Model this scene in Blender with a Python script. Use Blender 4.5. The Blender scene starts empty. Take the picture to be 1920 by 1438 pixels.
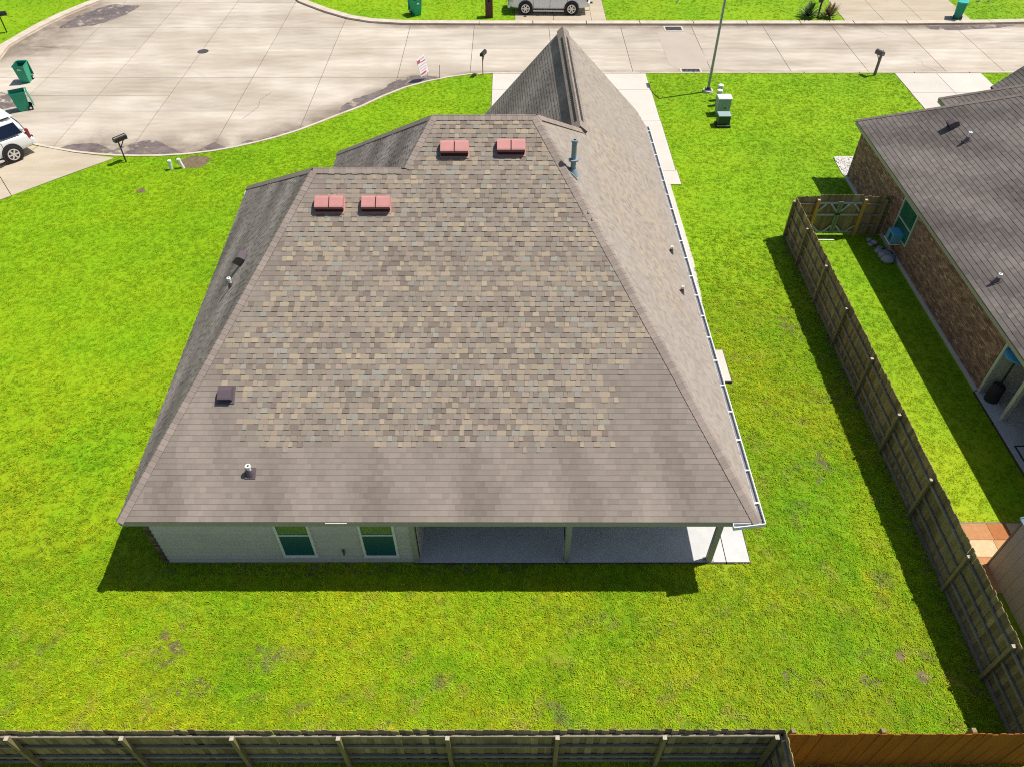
import bpy, math, random
import numpy as np
from mathutils import Vector, Matrix
from mathutils.geometry import tessellate_polygon
random.seed(7); rng = np.random.default_rng(11)
S = bpy.context.scene
COL = S.collection
R_ = math.radians
V = Vector

# ------------------------------------------------------------------ camera, sky, sun, exposure
cam_d = bpy.data.cameras.new('camera'); cam = bpy.data.objects.new('camera', cam_d); COL.objects.link(cam)
cam.location = (0, 0, 18.0); cam.rotation_euler = (R_(90 - 45.226), 0, R_(-0.1))
cam_d.sensor_width = 36; cam_d.lens = 36 * 1407.6 / 1920; cam_d.clip_start = 0.1; cam_d.clip_end = 2000
S.camera = cam
SUN = V((0.511, 0.160, 1.0)).normalized()
w = bpy.data.worlds.new('World'); S.world = w; w.use_nodes = True
nt = w.node_tree; nt.nodes.clear()
out = nt.nodes.new('ShaderNodeOutputWorld'); bg = nt.nodes.new('ShaderNodeBackground'); sky = nt.nodes.new('ShaderNodeTexSky')
sky.sky_type = 'NISHITA'; sky.sun_disc = False
sky.sun_elevation = math.asin(SUN.z); sky.sun_rotation = math.atan2(SUN.x, SUN.y)
bg.inputs['Strength'].default_value = 0.078
nt.links.new(sky.outputs[0], bg.inputs[0]); nt.links.new(bg.outputs[0], out.inputs[0])
sd = bpy.data.lights.new('sun', 'SUN'); sun = bpy.data.objects.new('sun', sd); COL.objects.link(sun)
sd.energy = 4.6; sd.angle = R_(0.5); sd.color = (1.0, 0.955, 0.88)
sun.rotation_euler = SUN.to_track_quat('Z', 'Y').to_euler(); sun.location = (20, 6, 40)
S.view_settings.view_transform = 'Standard'; S.view_settings.look = 'None'
S.view_settings.gamma = 1; S.view_settings.exposure = 0.27; S.view_settings.use_curve_mapping = False
S.cycles.use_denoising = False; S.cycles.use_adaptive_sampling = False; S.cycles.filter_width = 1.1; S.cycles.sample_clamp_indirect = 1.2
S.cycles.max_bounces = 6; S.cycles.diffuse_bounces = 3; S.cycles.glossy_bounces = 3

# ------------------------------------------------------------------ materials
MATS = {}
def M(name, col, rough=0.8, var=None, bump=None, attr=False, rnd=0.0, metal=0.0, spec=0.3, stretch=(1, 1, 1), var2=None):
    """colour with two scales of world-space grain, optional bump, colour attribute and per-object variation"""
    if name in MATS: return MATS[name]
    m = bpy.data.materials.new(name); m.use_nodes = True; t = m.node_tree; N = t.nodes; L = t.links
    b = N['Principled BSDF']; b.inputs['Roughness'].default_value = rough; b.inputs['Metallic'].default_value = metal
    b.inputs['Specular IOR Level'].default_value = spec
    cur = N.new('ShaderNodeRGB'); cur.outputs[0].default_value = (*col, 1); cur = cur.outputs[0]
    geo = N.new('ShaderNodeNewGeometry')
    mp = N.new('ShaderNodeMapping'); mp.inputs['Scale'].default_value = stretch; L.new(geo.outputs['Position'], mp.inputs['Vector'])
    def mul(a, fac_socket):
        x = N.new('ShaderNodeMix'); x.data_type = 'RGBA'; x.blend_type = 'MULTIPLY'; x.inputs[0].default_value = 1
        L.new(a, x.inputs[6]); L.new(fac_socket, x.inputs[7]); return x.outputs[2]
    for v in (var, var2):
        if not v: continue
        n = N.new('ShaderNodeTexNoise'); n.inputs['Scale'].default_value = v[0]; n.inputs['Detail'].default_value = 6; n.inputs['Roughness'].default_value = 0.62
        L.new(mp.outputs[0], n.inputs['Vector'])
        r = N.new('ShaderNodeValToRGB'); a = v[1]; c2 = v[2] if len(v) > 2 else (1, 1, 1)
        r.color_ramp.elements[0].position = 0.3; r.color_ramp.elements[1].position = 0.7
        r.color_ramp.elements[0].color = ((1 - a) * c2[0], (1 - a) * c2[1], (1 - a) * c2[2], 1)
        r.color_ramp.elements[1].color = (1 + a * .6, 1 + a * .6, 1 + a * .6, 1)
        L.new(n.outputs['Fac'], r.inputs[0]); cur = mul(cur, r.outputs[0])
    if attr:
        at = N.new('ShaderNodeAttribute'); at.attribute_name = 'Col'; cur = mul(cur, at.outputs['Color'])
    if rnd:
        oi = N.new('ShaderNodeObjectInfo'); mr = N.new('ShaderNodeMapRange')
        mr.inputs['To Min'].default_value = 1 - rnd; mr.inputs['To Max'].default_value = 1 + rnd
        L.new(oi.outputs['Random'], mr.inputs['Value']); cur = mul(cur, mr.outputs[0])
    L.new(cur, b.inputs['Base Color'])
    if bump:
        n = N.new('ShaderNodeTexNoise'); n.inputs['Scale'].default_value = bump[0]; n.inputs['Detail'].default_value = 4
        L.new(mp.outputs[0], n.inputs['Vector'])
        bp = N.new('ShaderNodeBump'); bp.inputs['Strength'].default_value = bump[1]; bp.inputs['Distance'].default_value = bump[2] if len(bump) > 2 else 0.02
        L.new(n.outputs['Fac'], bp.inputs['Height']); L.new(bp.outputs[0], b.inputs['Normal'])
    MATS[name] = m; return m

def grass_material(name, blade):
    m = bpy.data.materials.new(name); m.use_nodes = True; t = m.node_tree; N = t.nodes; L = t.links
    b = N['Principled BSDF']; b.inputs['Roughness'].default_value = 0.7; b.inputs['Specular IOR Level'].default_value = 0.12
    geo = N.new('ShaderNodeNewGeometry'); P = geo.outputs['Position']
    def noise(scale, det=4, off=(0, 0, 0)):
        mp = N.new('ShaderNodeMapping'); mp.inputs['Location'].default_value = off; L.new(P, mp.inputs['Vector'])
        n = N.new('ShaderNodeTexNoise'); n.inputs['Scale'].default_value = scale; n.inputs['Detail'].default_value = det
        n.inputs['Roughness'].default_value = 0.6
        L.new(mp.outputs[0], n.inputs['Vector']); return n.outputs['Fac']
    def ramp(f, p0, p1):
        r = N.new('ShaderNodeMapRange'); r.inputs['From Min'].default_value = p0; r.inputs['From Max'].default_value = p1
        r.interpolation_type = 'SMOOTHSTEP'; L.new(f, r.inputs['Value']); return r.outputs[0]
    def mix(a, c, f, mode='MIX'):
        x = N.new('ShaderNodeMix'); x.data_type = 'RGBA'; x.blend_type = mode
        for s, q in ((0, f), (6, a), (7, c)):
            if hasattr(q, 'links') or isinstance(q, bpy.types.NodeSocket): L.new(q, x.inputs[s])
            else: x.inputs[s].default_value = q if s == 0 else (*q, 1)
        return x.outputs[2]
    def math_(op, a, c):
        x = N.new('ShaderNodeMath'); x.operation = op
        for i, q in enumerate((a, c)):
            if isinstance(q, bpy.types.NodeSocket): L.new(q, x.inputs[i])
            else: x.inputs[i].default_value = q
        return x.outputs[0]
    sep = N.new('ShaderNodeSeparateXYZ'); L.new(P, sep.inputs[0])
    GREEN, LIME, DEEP, STRAW, SOIL = (.198, .385, .005), (.365, .418, .008), (.085, .235, .004), (.33, .27, .06), (.15, .115, .065)
    # the back yard is coarser and yellower than the mown side lawn
    back = ramp(sep.outputs['Y'], 13.0, 4.0)
    east = math_('MULTIPLY', math_('MULTIPLY', ramp(sep.outputs['X'], 5.0, 8.0), ramp(sep.outputs['X'], 11.6, 11.4)), ramp(sep.outputs['Y'], 27.0, 18.0))
    coarse = math_('MAXIMUM', back, math_('MULTIPLY', east, 0.55))
    yellow = math_('MAXIMUM', coarse, math_('MULTIPLY', ramp(sep.outputs['Y'], 26.0, 8.0), 0.7))
    lime = math_('MULTIPLY', ramp(noise(0.28), 0.30, 0.62), math_('ADD', math_('MULTIPLY', yellow, 0.80), 0.20))
    c = mix(GREEN, LIME, lime)
    c = mix(c, DEEP, math_('MULTIPLY', ramp(noise(0.9, 5, (7, 3, 0)), 0.52, 0.75), math_('ADD', math_('MULTIPLY', coarse, 0.35), 0.2)))
    c = mix(c, STRAW, math_('MULTIPLY', math_('MULTIPLY', ramp(noise(1.3, 6, (2, 9, 0)), 0.53, 0.68), coarse), 0.7))
    c = mix(c, SOIL, math_('MULTIPLY', math_('MULTIPLY', ramp(noise(0.8, 6, (31, 5, 0)), 0.585, 0.68), coarse), 0.75))
    WEED_SHADE = (.105, .135, .022)
    fleck = math_('MULTIPLY', ramp(noise(5.5, 5, (3, 17, 0)), 0.56, 0.66), ramp(noise(0.55, 4, (13, 2, 0)), 0.44, 0.60))
    c = mix(c, WEED_SHADE, math_('MULTIPLY', fleck, math_('ADD', math_('MULTIPLY', coarse, 0.55), 0.06)))  # dark flecks: weed clumps, and tuft shadows put into the turf colour
    c = mix(c, mix((.86, .90, 1), (1.06, 1.03, 1), ramp(noise(0.12, 3, (5, 1, 0)), 0.35, 0.65)), 1.0, 'MULTIPLY')
    if blade:
        at = N.new('ShaderNodeAttribute'); at.attribute_type = 'INSTANCER'; at.attribute_name = 'tint'
        c = mix(c, at.outputs['Color'], 1.0, 'MULTIPLY')
    else:
        c = mix(c, mix((.8, .8, .8), (1.03, 1.03, 1.03), ramp(noise(9, 6), 0.3, 0.62)), 1.0, 'MULTIPLY')
        c = mix(c, mix((1, 1, 1), (.5, .5, .5), coarse), 1.0, 'MULTIPLY')  # turf darkened under coarse blades to paint shaded gaps between them
        bp = N.new('ShaderNodeBump'); bp.inputs['Strength'].default_value = 0.3; bp.inputs['Distance'].default_value = 0.02
        L.new(noise(14, 5), bp.inputs['Height']); L.new(bp.outputs[0], b.inputs['Normal'])
    L.new(c, b.inputs['Base Color'])
    return m

CONC = dict(rough=0.85, spec=0.2)
m_grass = grass_material('lawn_turf', False); m_blade = grass_material('grass_blades', True)
m_street = M('street_concrete', (.50, .447, .38), var=(0.38, .26, (1, .95, .88)), var2=(1.5, .15, (1, .97, .93)), stretch=(.34, 1.2, 1), bump=(60, .15, .01), rnd=.075, **CONC)
m_joint = M('joint_filler', (.085, .07, .055), .9, var=(3, .3))
m_drive = M('driveway_concrete', (.58, .535, .47), var=(0.6, .07), var2=(6, .05), bump=(60, .1, .01), rnd=.03, **CONC)
m_drive_old = M('weathered_concrete', (.47, .41, .32), var=(0.7, .13, (1, .93, .82)), var2=(6, .06), bump=(60, .1, .01), rnd=.05, stretch=(.4, 1.4, 1), **CONC)
m_kerb = M('kerb_concrete', (.56, .50, .42), var=(1.5, .14, (1, .9, .8)), bump=(40, .15, .01), **CONC)
m_patch = M('patched_concrete', (.44, .375, .31), var=(0.8, .07), bump=(60, .1, .01), **CONC)
m_patio = M('patio_concrete', (.56, .555, .545), var=(1.1, .1), var2=(7, .05), bump=(60, .08, .01), **CONC)
m_wet = M('wet_gutter_concrete', (.20, .155, .14), .35, var=(1.6, .38), var2=(.5, .25), spec=.4)
def ragged(m, scale, lo, hi):     # worn-through edge: the sheet is absent where its noise falls low
    t = m.node_tree; N = t.nodes; b = N['Principled BSDF']; g_ = N.new('ShaderNodeNewGeometry'); n = N.new('ShaderNodeTexNoise')
    n.inputs['Scale'].default_value = scale; n.inputs['Detail'].default_value = 8; n.inputs['Roughness'].default_value = .65
    r = N.new('ShaderNodeMapRange'); r.inputs['From Min'].default_value = lo; r.inputs['From Max'].default_value = hi
    t.links.new(g_.outputs['Position'], n.inputs['Vector']); t.links.new(n.outputs['Fac'], r.inputs['Value']); t.links.new(r.outputs[0], b.inputs['Alpha'])
ragged(m_wet, 1.1, .40, .52)
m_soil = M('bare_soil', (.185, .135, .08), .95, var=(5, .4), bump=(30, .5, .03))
m_shingle = M('asphalt_shingle', (1, 1, 1), .9, attr=True, var=(40, .10), var2=(0.9, .06), bump=(220, .4, .004), spec=.15)
m_deck = M('roof_felt', (.05, .045, .04), .95)
m_trim = M('taupe_trim', (.40, .385, .33), .6, var=(2, .06))
m_white = M('white_paint', (.80, .80, .79), .45, var=(3, .04))
m_gut_in = M('gutter_inside_shade', (.20, .21, .23), .4, var=(3, .25))  # shade and reflection in the white trough put into a dark bluish colour
m_siding = M('lap_siding', (.60, .56, .50), .65, var=(1.2, .07), rnd=.06)
m_brick = M('brick', (1, 1, 1), .9, attr=True, var=(25, .18), bump=(90, .3, .005))
m_brick_o = M('brick_piece', (.17, .115, .085), .9, rnd=.45, var=(25, .18), bump=(90, .3, .005))
m_mortar = M('mortar', (.20, .18, .16), .95, var=(20, .2))
m_wallbrick = M('plain_brick_wall', (.2, .14, .11), .9, var=(8, .3))
m_glass = M('window_glass', (.018, .135, .095), .06, spec=.9, var=(2, .2))  # green of the reflected lawn put into the pane colour
m_screen = M('window_screen', (.008, .10, .115), .35, spec=.4)
m_red = M('red_vent_paint', (.53, .235, .215), .6, var=(6, .08), spec=.4)
m_redin = M('vent_mouth_shade', (.035, .012, .012), .8)  # near-black fill standing in for the shade inside the vent hoods
m_brown = M('brown_vent_metal', (.115, .085, .10), .4, spec=.5)
m_lead = M('grey_pvc', (.24, .31, .34), .5, var=(5, .1))
m_black = M('black_metal', (.018, .018, .02), .4, spec=.5)
m_blackp = M('black_plastic', (.03, .03, .032), .6)
m_rubber = M('tyre_rubber', (.022, .022, .024), .8)
m_bin = M('green_bin_plastic', (.010, .31, .18), .42, spec=.4, var=(4, .08))
m_binin = M('green_bin_inside', (.006, .13, .085), .6)
m_teal = M('teal_lid_plastic', (.02, .42, .36), .4, spec=.4)
m_car = M('white_car_paint', (.82, .82, .81), .25, spec=.6)
m_carglass = M('car_glass', (.012, .022, .055), .05, spec=.9)
m_chrome = M('alloy_wheel', (.72, .72, .72), .3, metal=.6)
m_tail = M('red_lamp', (.25, .012, .02), .2, spec=.6)
m_lampclear = M('clear_lamp', (.45, .48, .52), .1, spec=.8)
m_galv = M('galvanised_steel', (.30, .33, .34), .45, metal=.4, var=(3, .12))
m_pedestal = M('pale_green_cabinet', (.30, .40, .39), .5, var=(4, .06))
m_dkgreen = M('dark_green_cabinet', (.035, .075, .05), .5)
m_fence = M('weathered_cedar', (.285, .215, .115), .85, var=(1.2, .32), var2=(14, .22), stretch=(4, 4, .6), rnd=.40, bump=(30, .3, .005))
m_rail = M('weathered_rail', (.25, .22, .17), .85, var=(6, .25), rnd=.15)
m_post = M('treated_post', (.25, .20, .105), .8, var=(8, .2), rnd=.15)
m_postcap = M('cut_post_end', (.44, .39, .32), .8, var=(20, .2))
m_cedar = M('new_cedar', (.35, .105, .013), .75, var=(1.2, .22), var2=(14, .10), stretch=(3, 3, .5), rnd=.06)
m_newpost = M('new_yellow_post', (.50, .29, .07), .75, var=(8, .16))
m_brace = M('grey_gate_timber', (.36, .39, .38), .8, var=(8, .15))
m_greenpost = M('green_gate_timber', (.20, .24, .16), .8, var=(8, .2))
m_stone = M('pale_stone', (.34, .36, .39), .85, var=(9, .2), rnd=.2, bump=(20, .4, .02))
m_gravel = M('white_gravel', (.62, .60, .56), .9, var=(20, .2))
m_blue = M('blue_reflection_dome', (.05, .30, .55), .3, spec=.6)  # blue reflection on the heater dome put into its base colour
m_bluebox = M('blue_grey_casing', (.10, .36, .58), .4, spec=.5)
m_paver = M('terracotta_paver', (1, 1, 1), .85, attr=True, var=(9, .16), bump=(40, .2, .005))
m_shed = M('grey_shed_panel', (.36, .36, .35), .7, var=(1.2, .1), rnd=.03)
m_shedroof = M('blue_grey_metal_roof', (.25, .34, .42), .4, spec=.5, metal=.2)
m_brickred = M('dark_red_brick', (.135, .055, .04), .9, var=(25, .3), rnd=.1)
m_signw = M('sign_white', (.82, .80, .82), .5)
m_signr = M('sign_crimson', (.50, .12, .20), .5)
m_signp = M('sign_pink', (.74, .42, .52), .5)
m_yucca = M('yucca_leaf', (.10, .16, .055), .6, var=(6, .35))
m_yucca2 = M('dry_yucca_leaf', (.26, .21, .10), .7, var=(6, .35))
m_leaf = M('dark_leaf', (.03, .055, .02), .7, var=(9, .3))
m_hose = M('pink_hose', (.62, .40, .36), .5)
m_iron = M('cast_iron', (.075, .065, .065), .6, var=(20, .3))
m_grate = M('steel_grate', (.13, .13, .15), .5, var=(20, .3), metal=.3)
m_cream = M('cream_siding', (.50, .50, .45), .7, var=(2, .06))

# ------------------------------------------------------------------ mesh helpers
class MB:
    def __init__(s): s.v = []; s.f = []; s.c = []; s.smooth = False
    def add(s, vs, fs, col=None):
        o = len(s.v); s.v += [tuple(p) for p in vs]; s.f += [tuple(i + o for i in f) for f in fs]
        s.c += [col[i] if isinstance(col, list) else col for i in range(len(fs))]
        return s
    def box(s, a, b, col=None):
        x0, y0, z0 = a; x1, y1, z1 = b
        return s.add([(x0,y0,z0),(x1,y0,z0),(x1,y1,z0),(x0,y1,z0),(x0,y0,z1),(x1,y0,z1),(x1,y1,z1),(x0,y1,z1)],
              [(0,3,2,1),(4,5,6,7),(0,1,5,4),(1,2,6,5),(2,3,7,6),(3,0,4,7)], col)
    def obox(s, c, ax, ay, az, h, col=None):      # oriented box: centre, unit axes, half sizes
        c = V(c); ax = V(ax) * h[0]; ay = V(ay) * h[1]; az = V(az) * h[2]
        p = [c+sx*ax+sy*ay+sz*az for sz in (-1,1) for sx, sy in ((-1,-1),(1,-1),(1,1),(-1,1))]
        return s.add(p, [(0,3,2,1),(4,5,6,7),(0,1,5,4),(1,2,6,5),(2,3,7,6),(3,0,4,7)], col)
    def bar(s, p0, p1, w, h, up=(0,0,1), col=None):
        p0 = V(p0); p1 = V(p1); d = (p1 - p0); L = d.length; d = d / L
        a = d.cross(V(up))
        if a.length < 1e-4: a = d.cross(V((0, 1, 0)))
        a.normalize(); u = a.cross(d)
        return s.obox((p0+p1)/2, d, a, u, (L/2, w/2, h/2), col)
    def prism(s, poly, z0, z1, col=None):
        n = len(poly); tri = tessellate_polygon([[V((p[0], p[1], 0)) for p in poly]])
        A = sum(poly[i][0]*poly[(i+1)%n][1]-poly[(i+1)%n][0]*poly[i][1] for i in range(n))
        vs = [(p[0],p[1],z1) for p in poly]+[(p[0],p[1],z0) for p in poly]
        fs = []
        for t in tri:
            a, b, c = t
            cr = (poly[b][0]-poly[a][0])*(poly[c][1]-poly[a][1])-(poly[b][1]-poly[a][1])*(poly[c][0]-poly[a][0])
            fs.append((a,b,c) if cr > 0 else (a,c,b))
        for i in range(n):
            j = (i+1) % n
            fs.append((i+n,j+n,j,i) if A > 0 else (j+n,i+n,i,j))
        return s.add(vs, fs, col)
    def cyl(s, p0, p1, r0, r1=None, n=12, cap=True, col=None):
        r1 = r0 if r1 is None else r1; p0 = V(p0); p1 = V(p1); d = (p1-p0).normalized()
        a = d.orthogonal().normalized(); b = d.cross(a)
        vs = [p0+(a*math.cos(2*math.pi*i/n)+b*math.sin(2*math.pi*i/n))*r0 for i in range(n)]+[p1+(a*math.cos(2*math.pi*i/n)+b*math.sin(2*math.pi*i/n))*r1 for i in range(n)]
        fs = [(i,(i+1)%n,(i+1)%n+n,i+n) for i in range(n)]
        if cap: fs += [tuple(range(n))[::-1], tuple(range(n, 2*n))]
        return s.add(vs, fs, col)
    def tube(s, pts, r, n=8, col=None):
        for i in range(len(pts)-1): s.cyl(pts[i], pts[i+1], r, r, n, True, col)
        return s
    def ring(s, c, axis, r0, r1, h, n=20, col=None):
        c = V(c); d = V(axis).normalized(); a = d.orthogonal().normalized(); b = d.cross(a); vs = []
        for r, q in ((r0,0),(r1,0),(r1,h),(r0,h)):
            vs += [c+d*q+(a*math.cos(2*math.pi*i/n)+b*math.sin(2*math.pi*i/n))*r for i in range(n)]
        fs = []
        for k in range(4):
            for i in range(n):
                j = (i+1) % n; kk = (k+1) % 4
                fs.append((k*n+i, k*n+j, kk*n+j, kk*n+i))
        return s.add(vs, fs, col)
    def loft(s, rings, closed=True, cap=True, col=None):
        n = len(rings[0]); vs = [p for r in rings for p in r]; fs = []
        for k in range(len(rings)-1):
            for i in range(n if closed else n-1):
                j = (i+1) % n
                fs.append((k*n+i, k*n+j, (k+1)*n+j, (k+1)*n+i))
        if cap: fs += [tuple(range(n))[::-1], tuple((len(rings)-1)*n+i for i in range(n))]
        return s.add(vs, fs, col)
    def mesh(s, name, mat, off=None):
        me = bpy.data.meshes.new(name)
        vs = s.v if off is None else [(p[0]-off[0], p[1]-off[1], p[2]-off[2]) for p in s.v]
        me.from_pydata(vs, [], s.f); me.materials.append(mat)
        if any(c is not None for c in s.c):
            at = me.attributes.new('Col', 'FLOAT_COLOR', 'CORNER'); buf = []
            for f, c in zip(s.f, s.c):
                c = c or (1, 1, 1); buf += [c[0], c[1], c[2], 1.0] * len(f)
            at.data.foreach_set('color', buf)
        if s.smooth: me.polygons.foreach_set('use_smooth', [True]*len(me.polygons))
        me.update(); return me
    def build(s, name, mat, parent=None, world=False):
        off = None
        if world and parent is not None:
            p = parent
            while p.parent: p = p.parent
            off = p.location
        return link(name, s.mesh(name, mat, off), parent)

def link(name, me, parent=None, loc=None):
    o = bpy.data.objects.new(name, me); COL.objects.link(o)
    if parent: o.parent = parent
    if loc is not None: o.location = loc
    return o
def tag(o, label=None, cat=None, group=None, kind=None):
    for k, x in (('label', label), ('category', cat), ('group', group), ('kind', kind)):
        if x: o[k] = x
    return o
def thing(name, label, cat, loc=(0, 0, 0), rz=0, group=None):
    o = bpy.data.objects.new(name, None); COL.objects.link(o); o.empty_display_size = 0.2
    o.location = loc; o.rotation_euler = (0, 0, rz); return tag(o, label, cat, group)
def copy_tree(o, parent=None):
    c = o.copy(); COL.objects.link(c)
    if parent: c.parent = parent
    for ch in list(o.children): copy_tree(ch, c)
    return c
def struct(name, mb, mat, parent=None, label=None):
    o = mb.build(name, mat, parent); o['kind'] = 'structure'
    if label: o['label'] = label
    return o
def bevel(o, wd=0.02, seg=2):
    b = o.modifiers.new('bevel', 'BEVEL'); b.width = wd; b.segments = seg; b.limit_method = 'ANGLE'; return o
def subsurf(o, n=2):
    m = o.modifiers.new('subsurf', 'SUBSURF'); m.levels = n; m.render_levels = n; return o
def clip_rect(poly, x0, x1, y0, y1):
    def cut(P, f, ix):
        o = []
        for i in range(len(P)):
            a, b = P[i-1], P[i]; fa, fb = f(a), f(b)
            if fb >= 0:
                if fa < 0: o.append(ix(a, b, fa, fb))
                o.append(b)
            elif fa >= 0: o.append(ix(a, b, fa, fb))
        return o
    ix = lambda a, b, fa, fb: (a[0]+(b[0]-a[0])*fa/(fa-fb), a[1]+(b[1]-a[1])*fa/(fa-fb))
    P = list(poly)
    for f in (lambda p: p[0]-x0, lambda p: x1-p[0], lambda p: p[1]-y0, lambda p: y1-p[1]):
        if not P: return []
        P = cut(P, f, ix)
    q = []
    for p in P:
        if not q or abs(p[0]-q[-1][0])+abs(p[1]-q[-1][1]) > 1e-3: q.append(p)
    if len(q) > 1 and abs(q[0][0]-q[-1][0])+abs(q[0][1]-q[-1][1]) < 1e-3: q.pop()
    A = abs(sum(q[i][0]*q[(i+1)%len(q)][1]-q[(i+1)%len(q)][0]*q[i][1] for i in range(len(q))))/2 if len(q) > 2 else 0
    return q if A > .05 else []
def offset_line(pts, d):      # open polyline moved sideways (left of travel is positive)
    o = []
    for i, p in enumerate(pts):
        a = pts[max(i-1, 0)]; b = pts[min(i+1, len(pts)-1)]
        t = V((b[0]-a[0], b[1]-a[1])).normalized(); o.append((p[0]-t.y*d, p[1]+t.x*d))
    return o
def inside(px, py, poly):
    r = np.zeros(px.shape, bool); n = len(poly)
    for i in range(n):
        x0, y0 = poly[i]; x1, y1 = poly[(i+1) % n]
        if y0 == y1: continue
        k = ((y0 > py) != (y1 > py)) & (px < (x1-x0)*(py-y0)/(y1-y0)+x0); r ^= k
    return r

# ------------------------------------------------------------------ ground, street, kerbs, drives
ZS = -0.10
near_back = [(70,42.78),(29.37,42.78),(10.43,42.78),(1.29,42.78),(-1.0,42.75),(-2.36,42.61),(-3.55,42.2),(-4.72,41.62),(-5.84,40.85),(-6.89,39.8),(-7.87,38.6),(-8.88,37.65),(-9.82,36.72),(-10.74,35.85),(-11.67,35.15),(-12.6,34.6),(-13.53,34.11),(-14.46,33.74),(-15.68,33.43),(-16.92,33.28),(-18.2,33.26),(-19.12,33.31),(-20.06,33.43),(-21.18,33.66),(-22.37,34.02),(-23.43,34.4),(-25.0,35.3),(-26.6,36.7),(-28.2,38.6),(-29.6,41.0)]
left_back = [(-30.6,43.6),(-31.2,46.9),(-30.85,48.7),(-30.45,50.5),(-29.85,52.3),(-29.1,53.95),(-28.4,55.2),(-27.9,57.5),(-27.8,80)]
far_back = [(-15.8,80),(-15.6,60),(-14.9,56.2),(-14.08,54.86),(-13.29,54.14),(-12.02,53.03),(-10.42,51.9),(-8.95,51.29),(-6.84,50.98),(-1.99,50.9),(11.81,50.85),(25.62,50.85),(31,51.0),(33.5,51.15),(70,51.2)]
street_poly = near_back + left_back + far_back
big = 420
tri_in = [[V((-big,-big,0)),V((big,-big,0)),V((big,big,0)),V((-big,big,0))],[V((x,y,0)) for x,y in street_poly]]
flat = [p for l in tri_in for p in l]
g = MB(); tris = tessellate_polygon(tri_in); fs = []
for a,b,c in tris:
    cr = (flat[b].x-flat[a].x)*(flat[c].y-flat[a].y)-(flat[b].y-flat[a].y)*(flat[c].x-flat[a].x)
    fs.append((a,b,c) if cr > 0 else (a,c,b))
g.add(flat, fs); ground = struct('ground', g, m_grass, label='green lawn running round the houses and out past the street')

sb = MB(); sb.prism(street_poly, ZS-.12, ZS-.02)
street = struct('street', sb, m_joint, label='pale concrete street widening into a knuckle on the left')
xj = [-34,-30.3,-26.4,-22.6,-18.7,-14.7,-10.8,-6.46,-2.34,2.45,7.05,11.6,16.2,20.66,25.14,28.5,33,37.5,42,48,54,62,70]
yj = [32,34.6,38.3,42.5,46.6,50.1,54.6,59,64,70,80]
for i in range(len(xj)-1):
    for j in range(len(yj)-1):
        rows = [(yj[j], yj[j+1])]
        if yj[j] == 38.3 and xj[i+1] <= -18.6: rows = [(38.3,40.2),(40.2,42.5)]
        for y0, y1 in rows:
            ga = .012 if not (xj[i+1] > -2.4 and y1 <= 50.2 and y0 >= 42) else .006
            q = clip_rect(street_poly, xj[i]+.014, xj[i+1]-.014, y0+ga, y1-ga)
            if q: MB().prism(q, ZS-.03, ZS).build('slab', m_street, street)
# kerbs
def kerb(name, pts, side, width, top, label):
    inner = offset_line(pts, side*width)
    base = MB()
    for i in range(len(pts)-1):
        k = max(1, int((V(pts[i+1])-V(pts[i])).length/3.0))
        for a in range(k):
            t0 = a/k; t1 = (a+1)/k-.004
            L = lambda P, Q, t: (P[0]+(Q[0]-P[0])*t, P[1]+(Q[1]-P[1])*t)
            o0, o1, i0, i1 = L(pts[i],pts[i+1],t0), L(pts[i],pts[i+1],t1), L(inner[i],inner[i+1],t0), L(inner[i],inner[i+1],t1)
            base.add([(*o0,ZS-.08),(*o1,ZS-.08),(*i1,ZS-.08),(*i0,ZS-.08),(*o0,top),(*o1,top),(*i1,top-.012),(*i0,top-.012)],
                     [(0,3,2,1),(4,5,6,7),(0,1,5,4),(1,2,6,5),(2,3,7,6),(3,0,4,7)])
    return struct(name, base, m_kerb, label=label)
kerb('kerb', near_back[:27], 1, -.17, .035, 'low pale kerb between the front lawns and the street')
kerb('kerb', near_back[27:] + left_back, 1, -.55, .03, 'broad kerb round the lawn at the left bend')
kerb('kerb', far_back, 1, -.48, .035, 'broad kerb along the far side of the street')

def slabs(name, polys, mat, z, label, base=None, joint=True):
    bm_ = MB()
    for p in (base or polys):
        cx = sum(q[0] for q in p)/len(p); cy = sum(q[1] for q in p)/len(p)
        bm_.prism([(q[0]+.03*(1 if q[0] > cx else -1), q[1]+.03*(1 if q[1] > cy else -1)) for q in p], z-.12, z-.018)
    root = struct(name, bm_, m_joint, label=label)
    for p in polys: MB().prism(p, z-.05, z).build('slab', mat, root)
    return root
def rect(x0, y0, x1, y1): return [(x0,y0),(x1,y0),(x1,y1),(x0,y1)]
gp_ = .012
slabs('driveway', [rect(-1.02,40.62,3.3-gp_,42.74), rect(3.3+gp_,40.62,7.7,42.74), rect(-1.02,36.9,3.3-gp_,40.6), rect(3.3+gp_,36.9,7.72,40.6), rect(-1.0,31.9,3.3-gp_,36.88), rect(3.3+gp_,31.9,7.74,36.88), rect(6.0,30.66,7.8,31.88)], m_drive, .02, 'pale driveway of the near house beside its garage')
slabs('driveway', [[(-19.05,33.12),(-20.0,33.36),(-21.2,33.62),(-22.3,33.98),(-23.2,34.26),(-24.1,31.9),(-22.4,29.75),(-20.6,31.6)], [(-24.12,31.88),(-22.42,29.73),(-25.6,26.6),(-28.6,29.6),(-26.6,33.0),(-25.4,34.9),(-23.24,34.28)]], m_drive_old, .02, 'driveway at the left edge under the white SUV')
slabs('driveway', [rect(21.95,40.22,24.33-gp_,42.74), rect(24.33+gp_,40.22,26.87,42.74), rect(21.93,35.2,24.33-gp_,40.2), rect(24.33+gp_,35.2,26.85,40.2)], m_drive, .02, 'driveway of the right-hand neighbour running to its garage')
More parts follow.
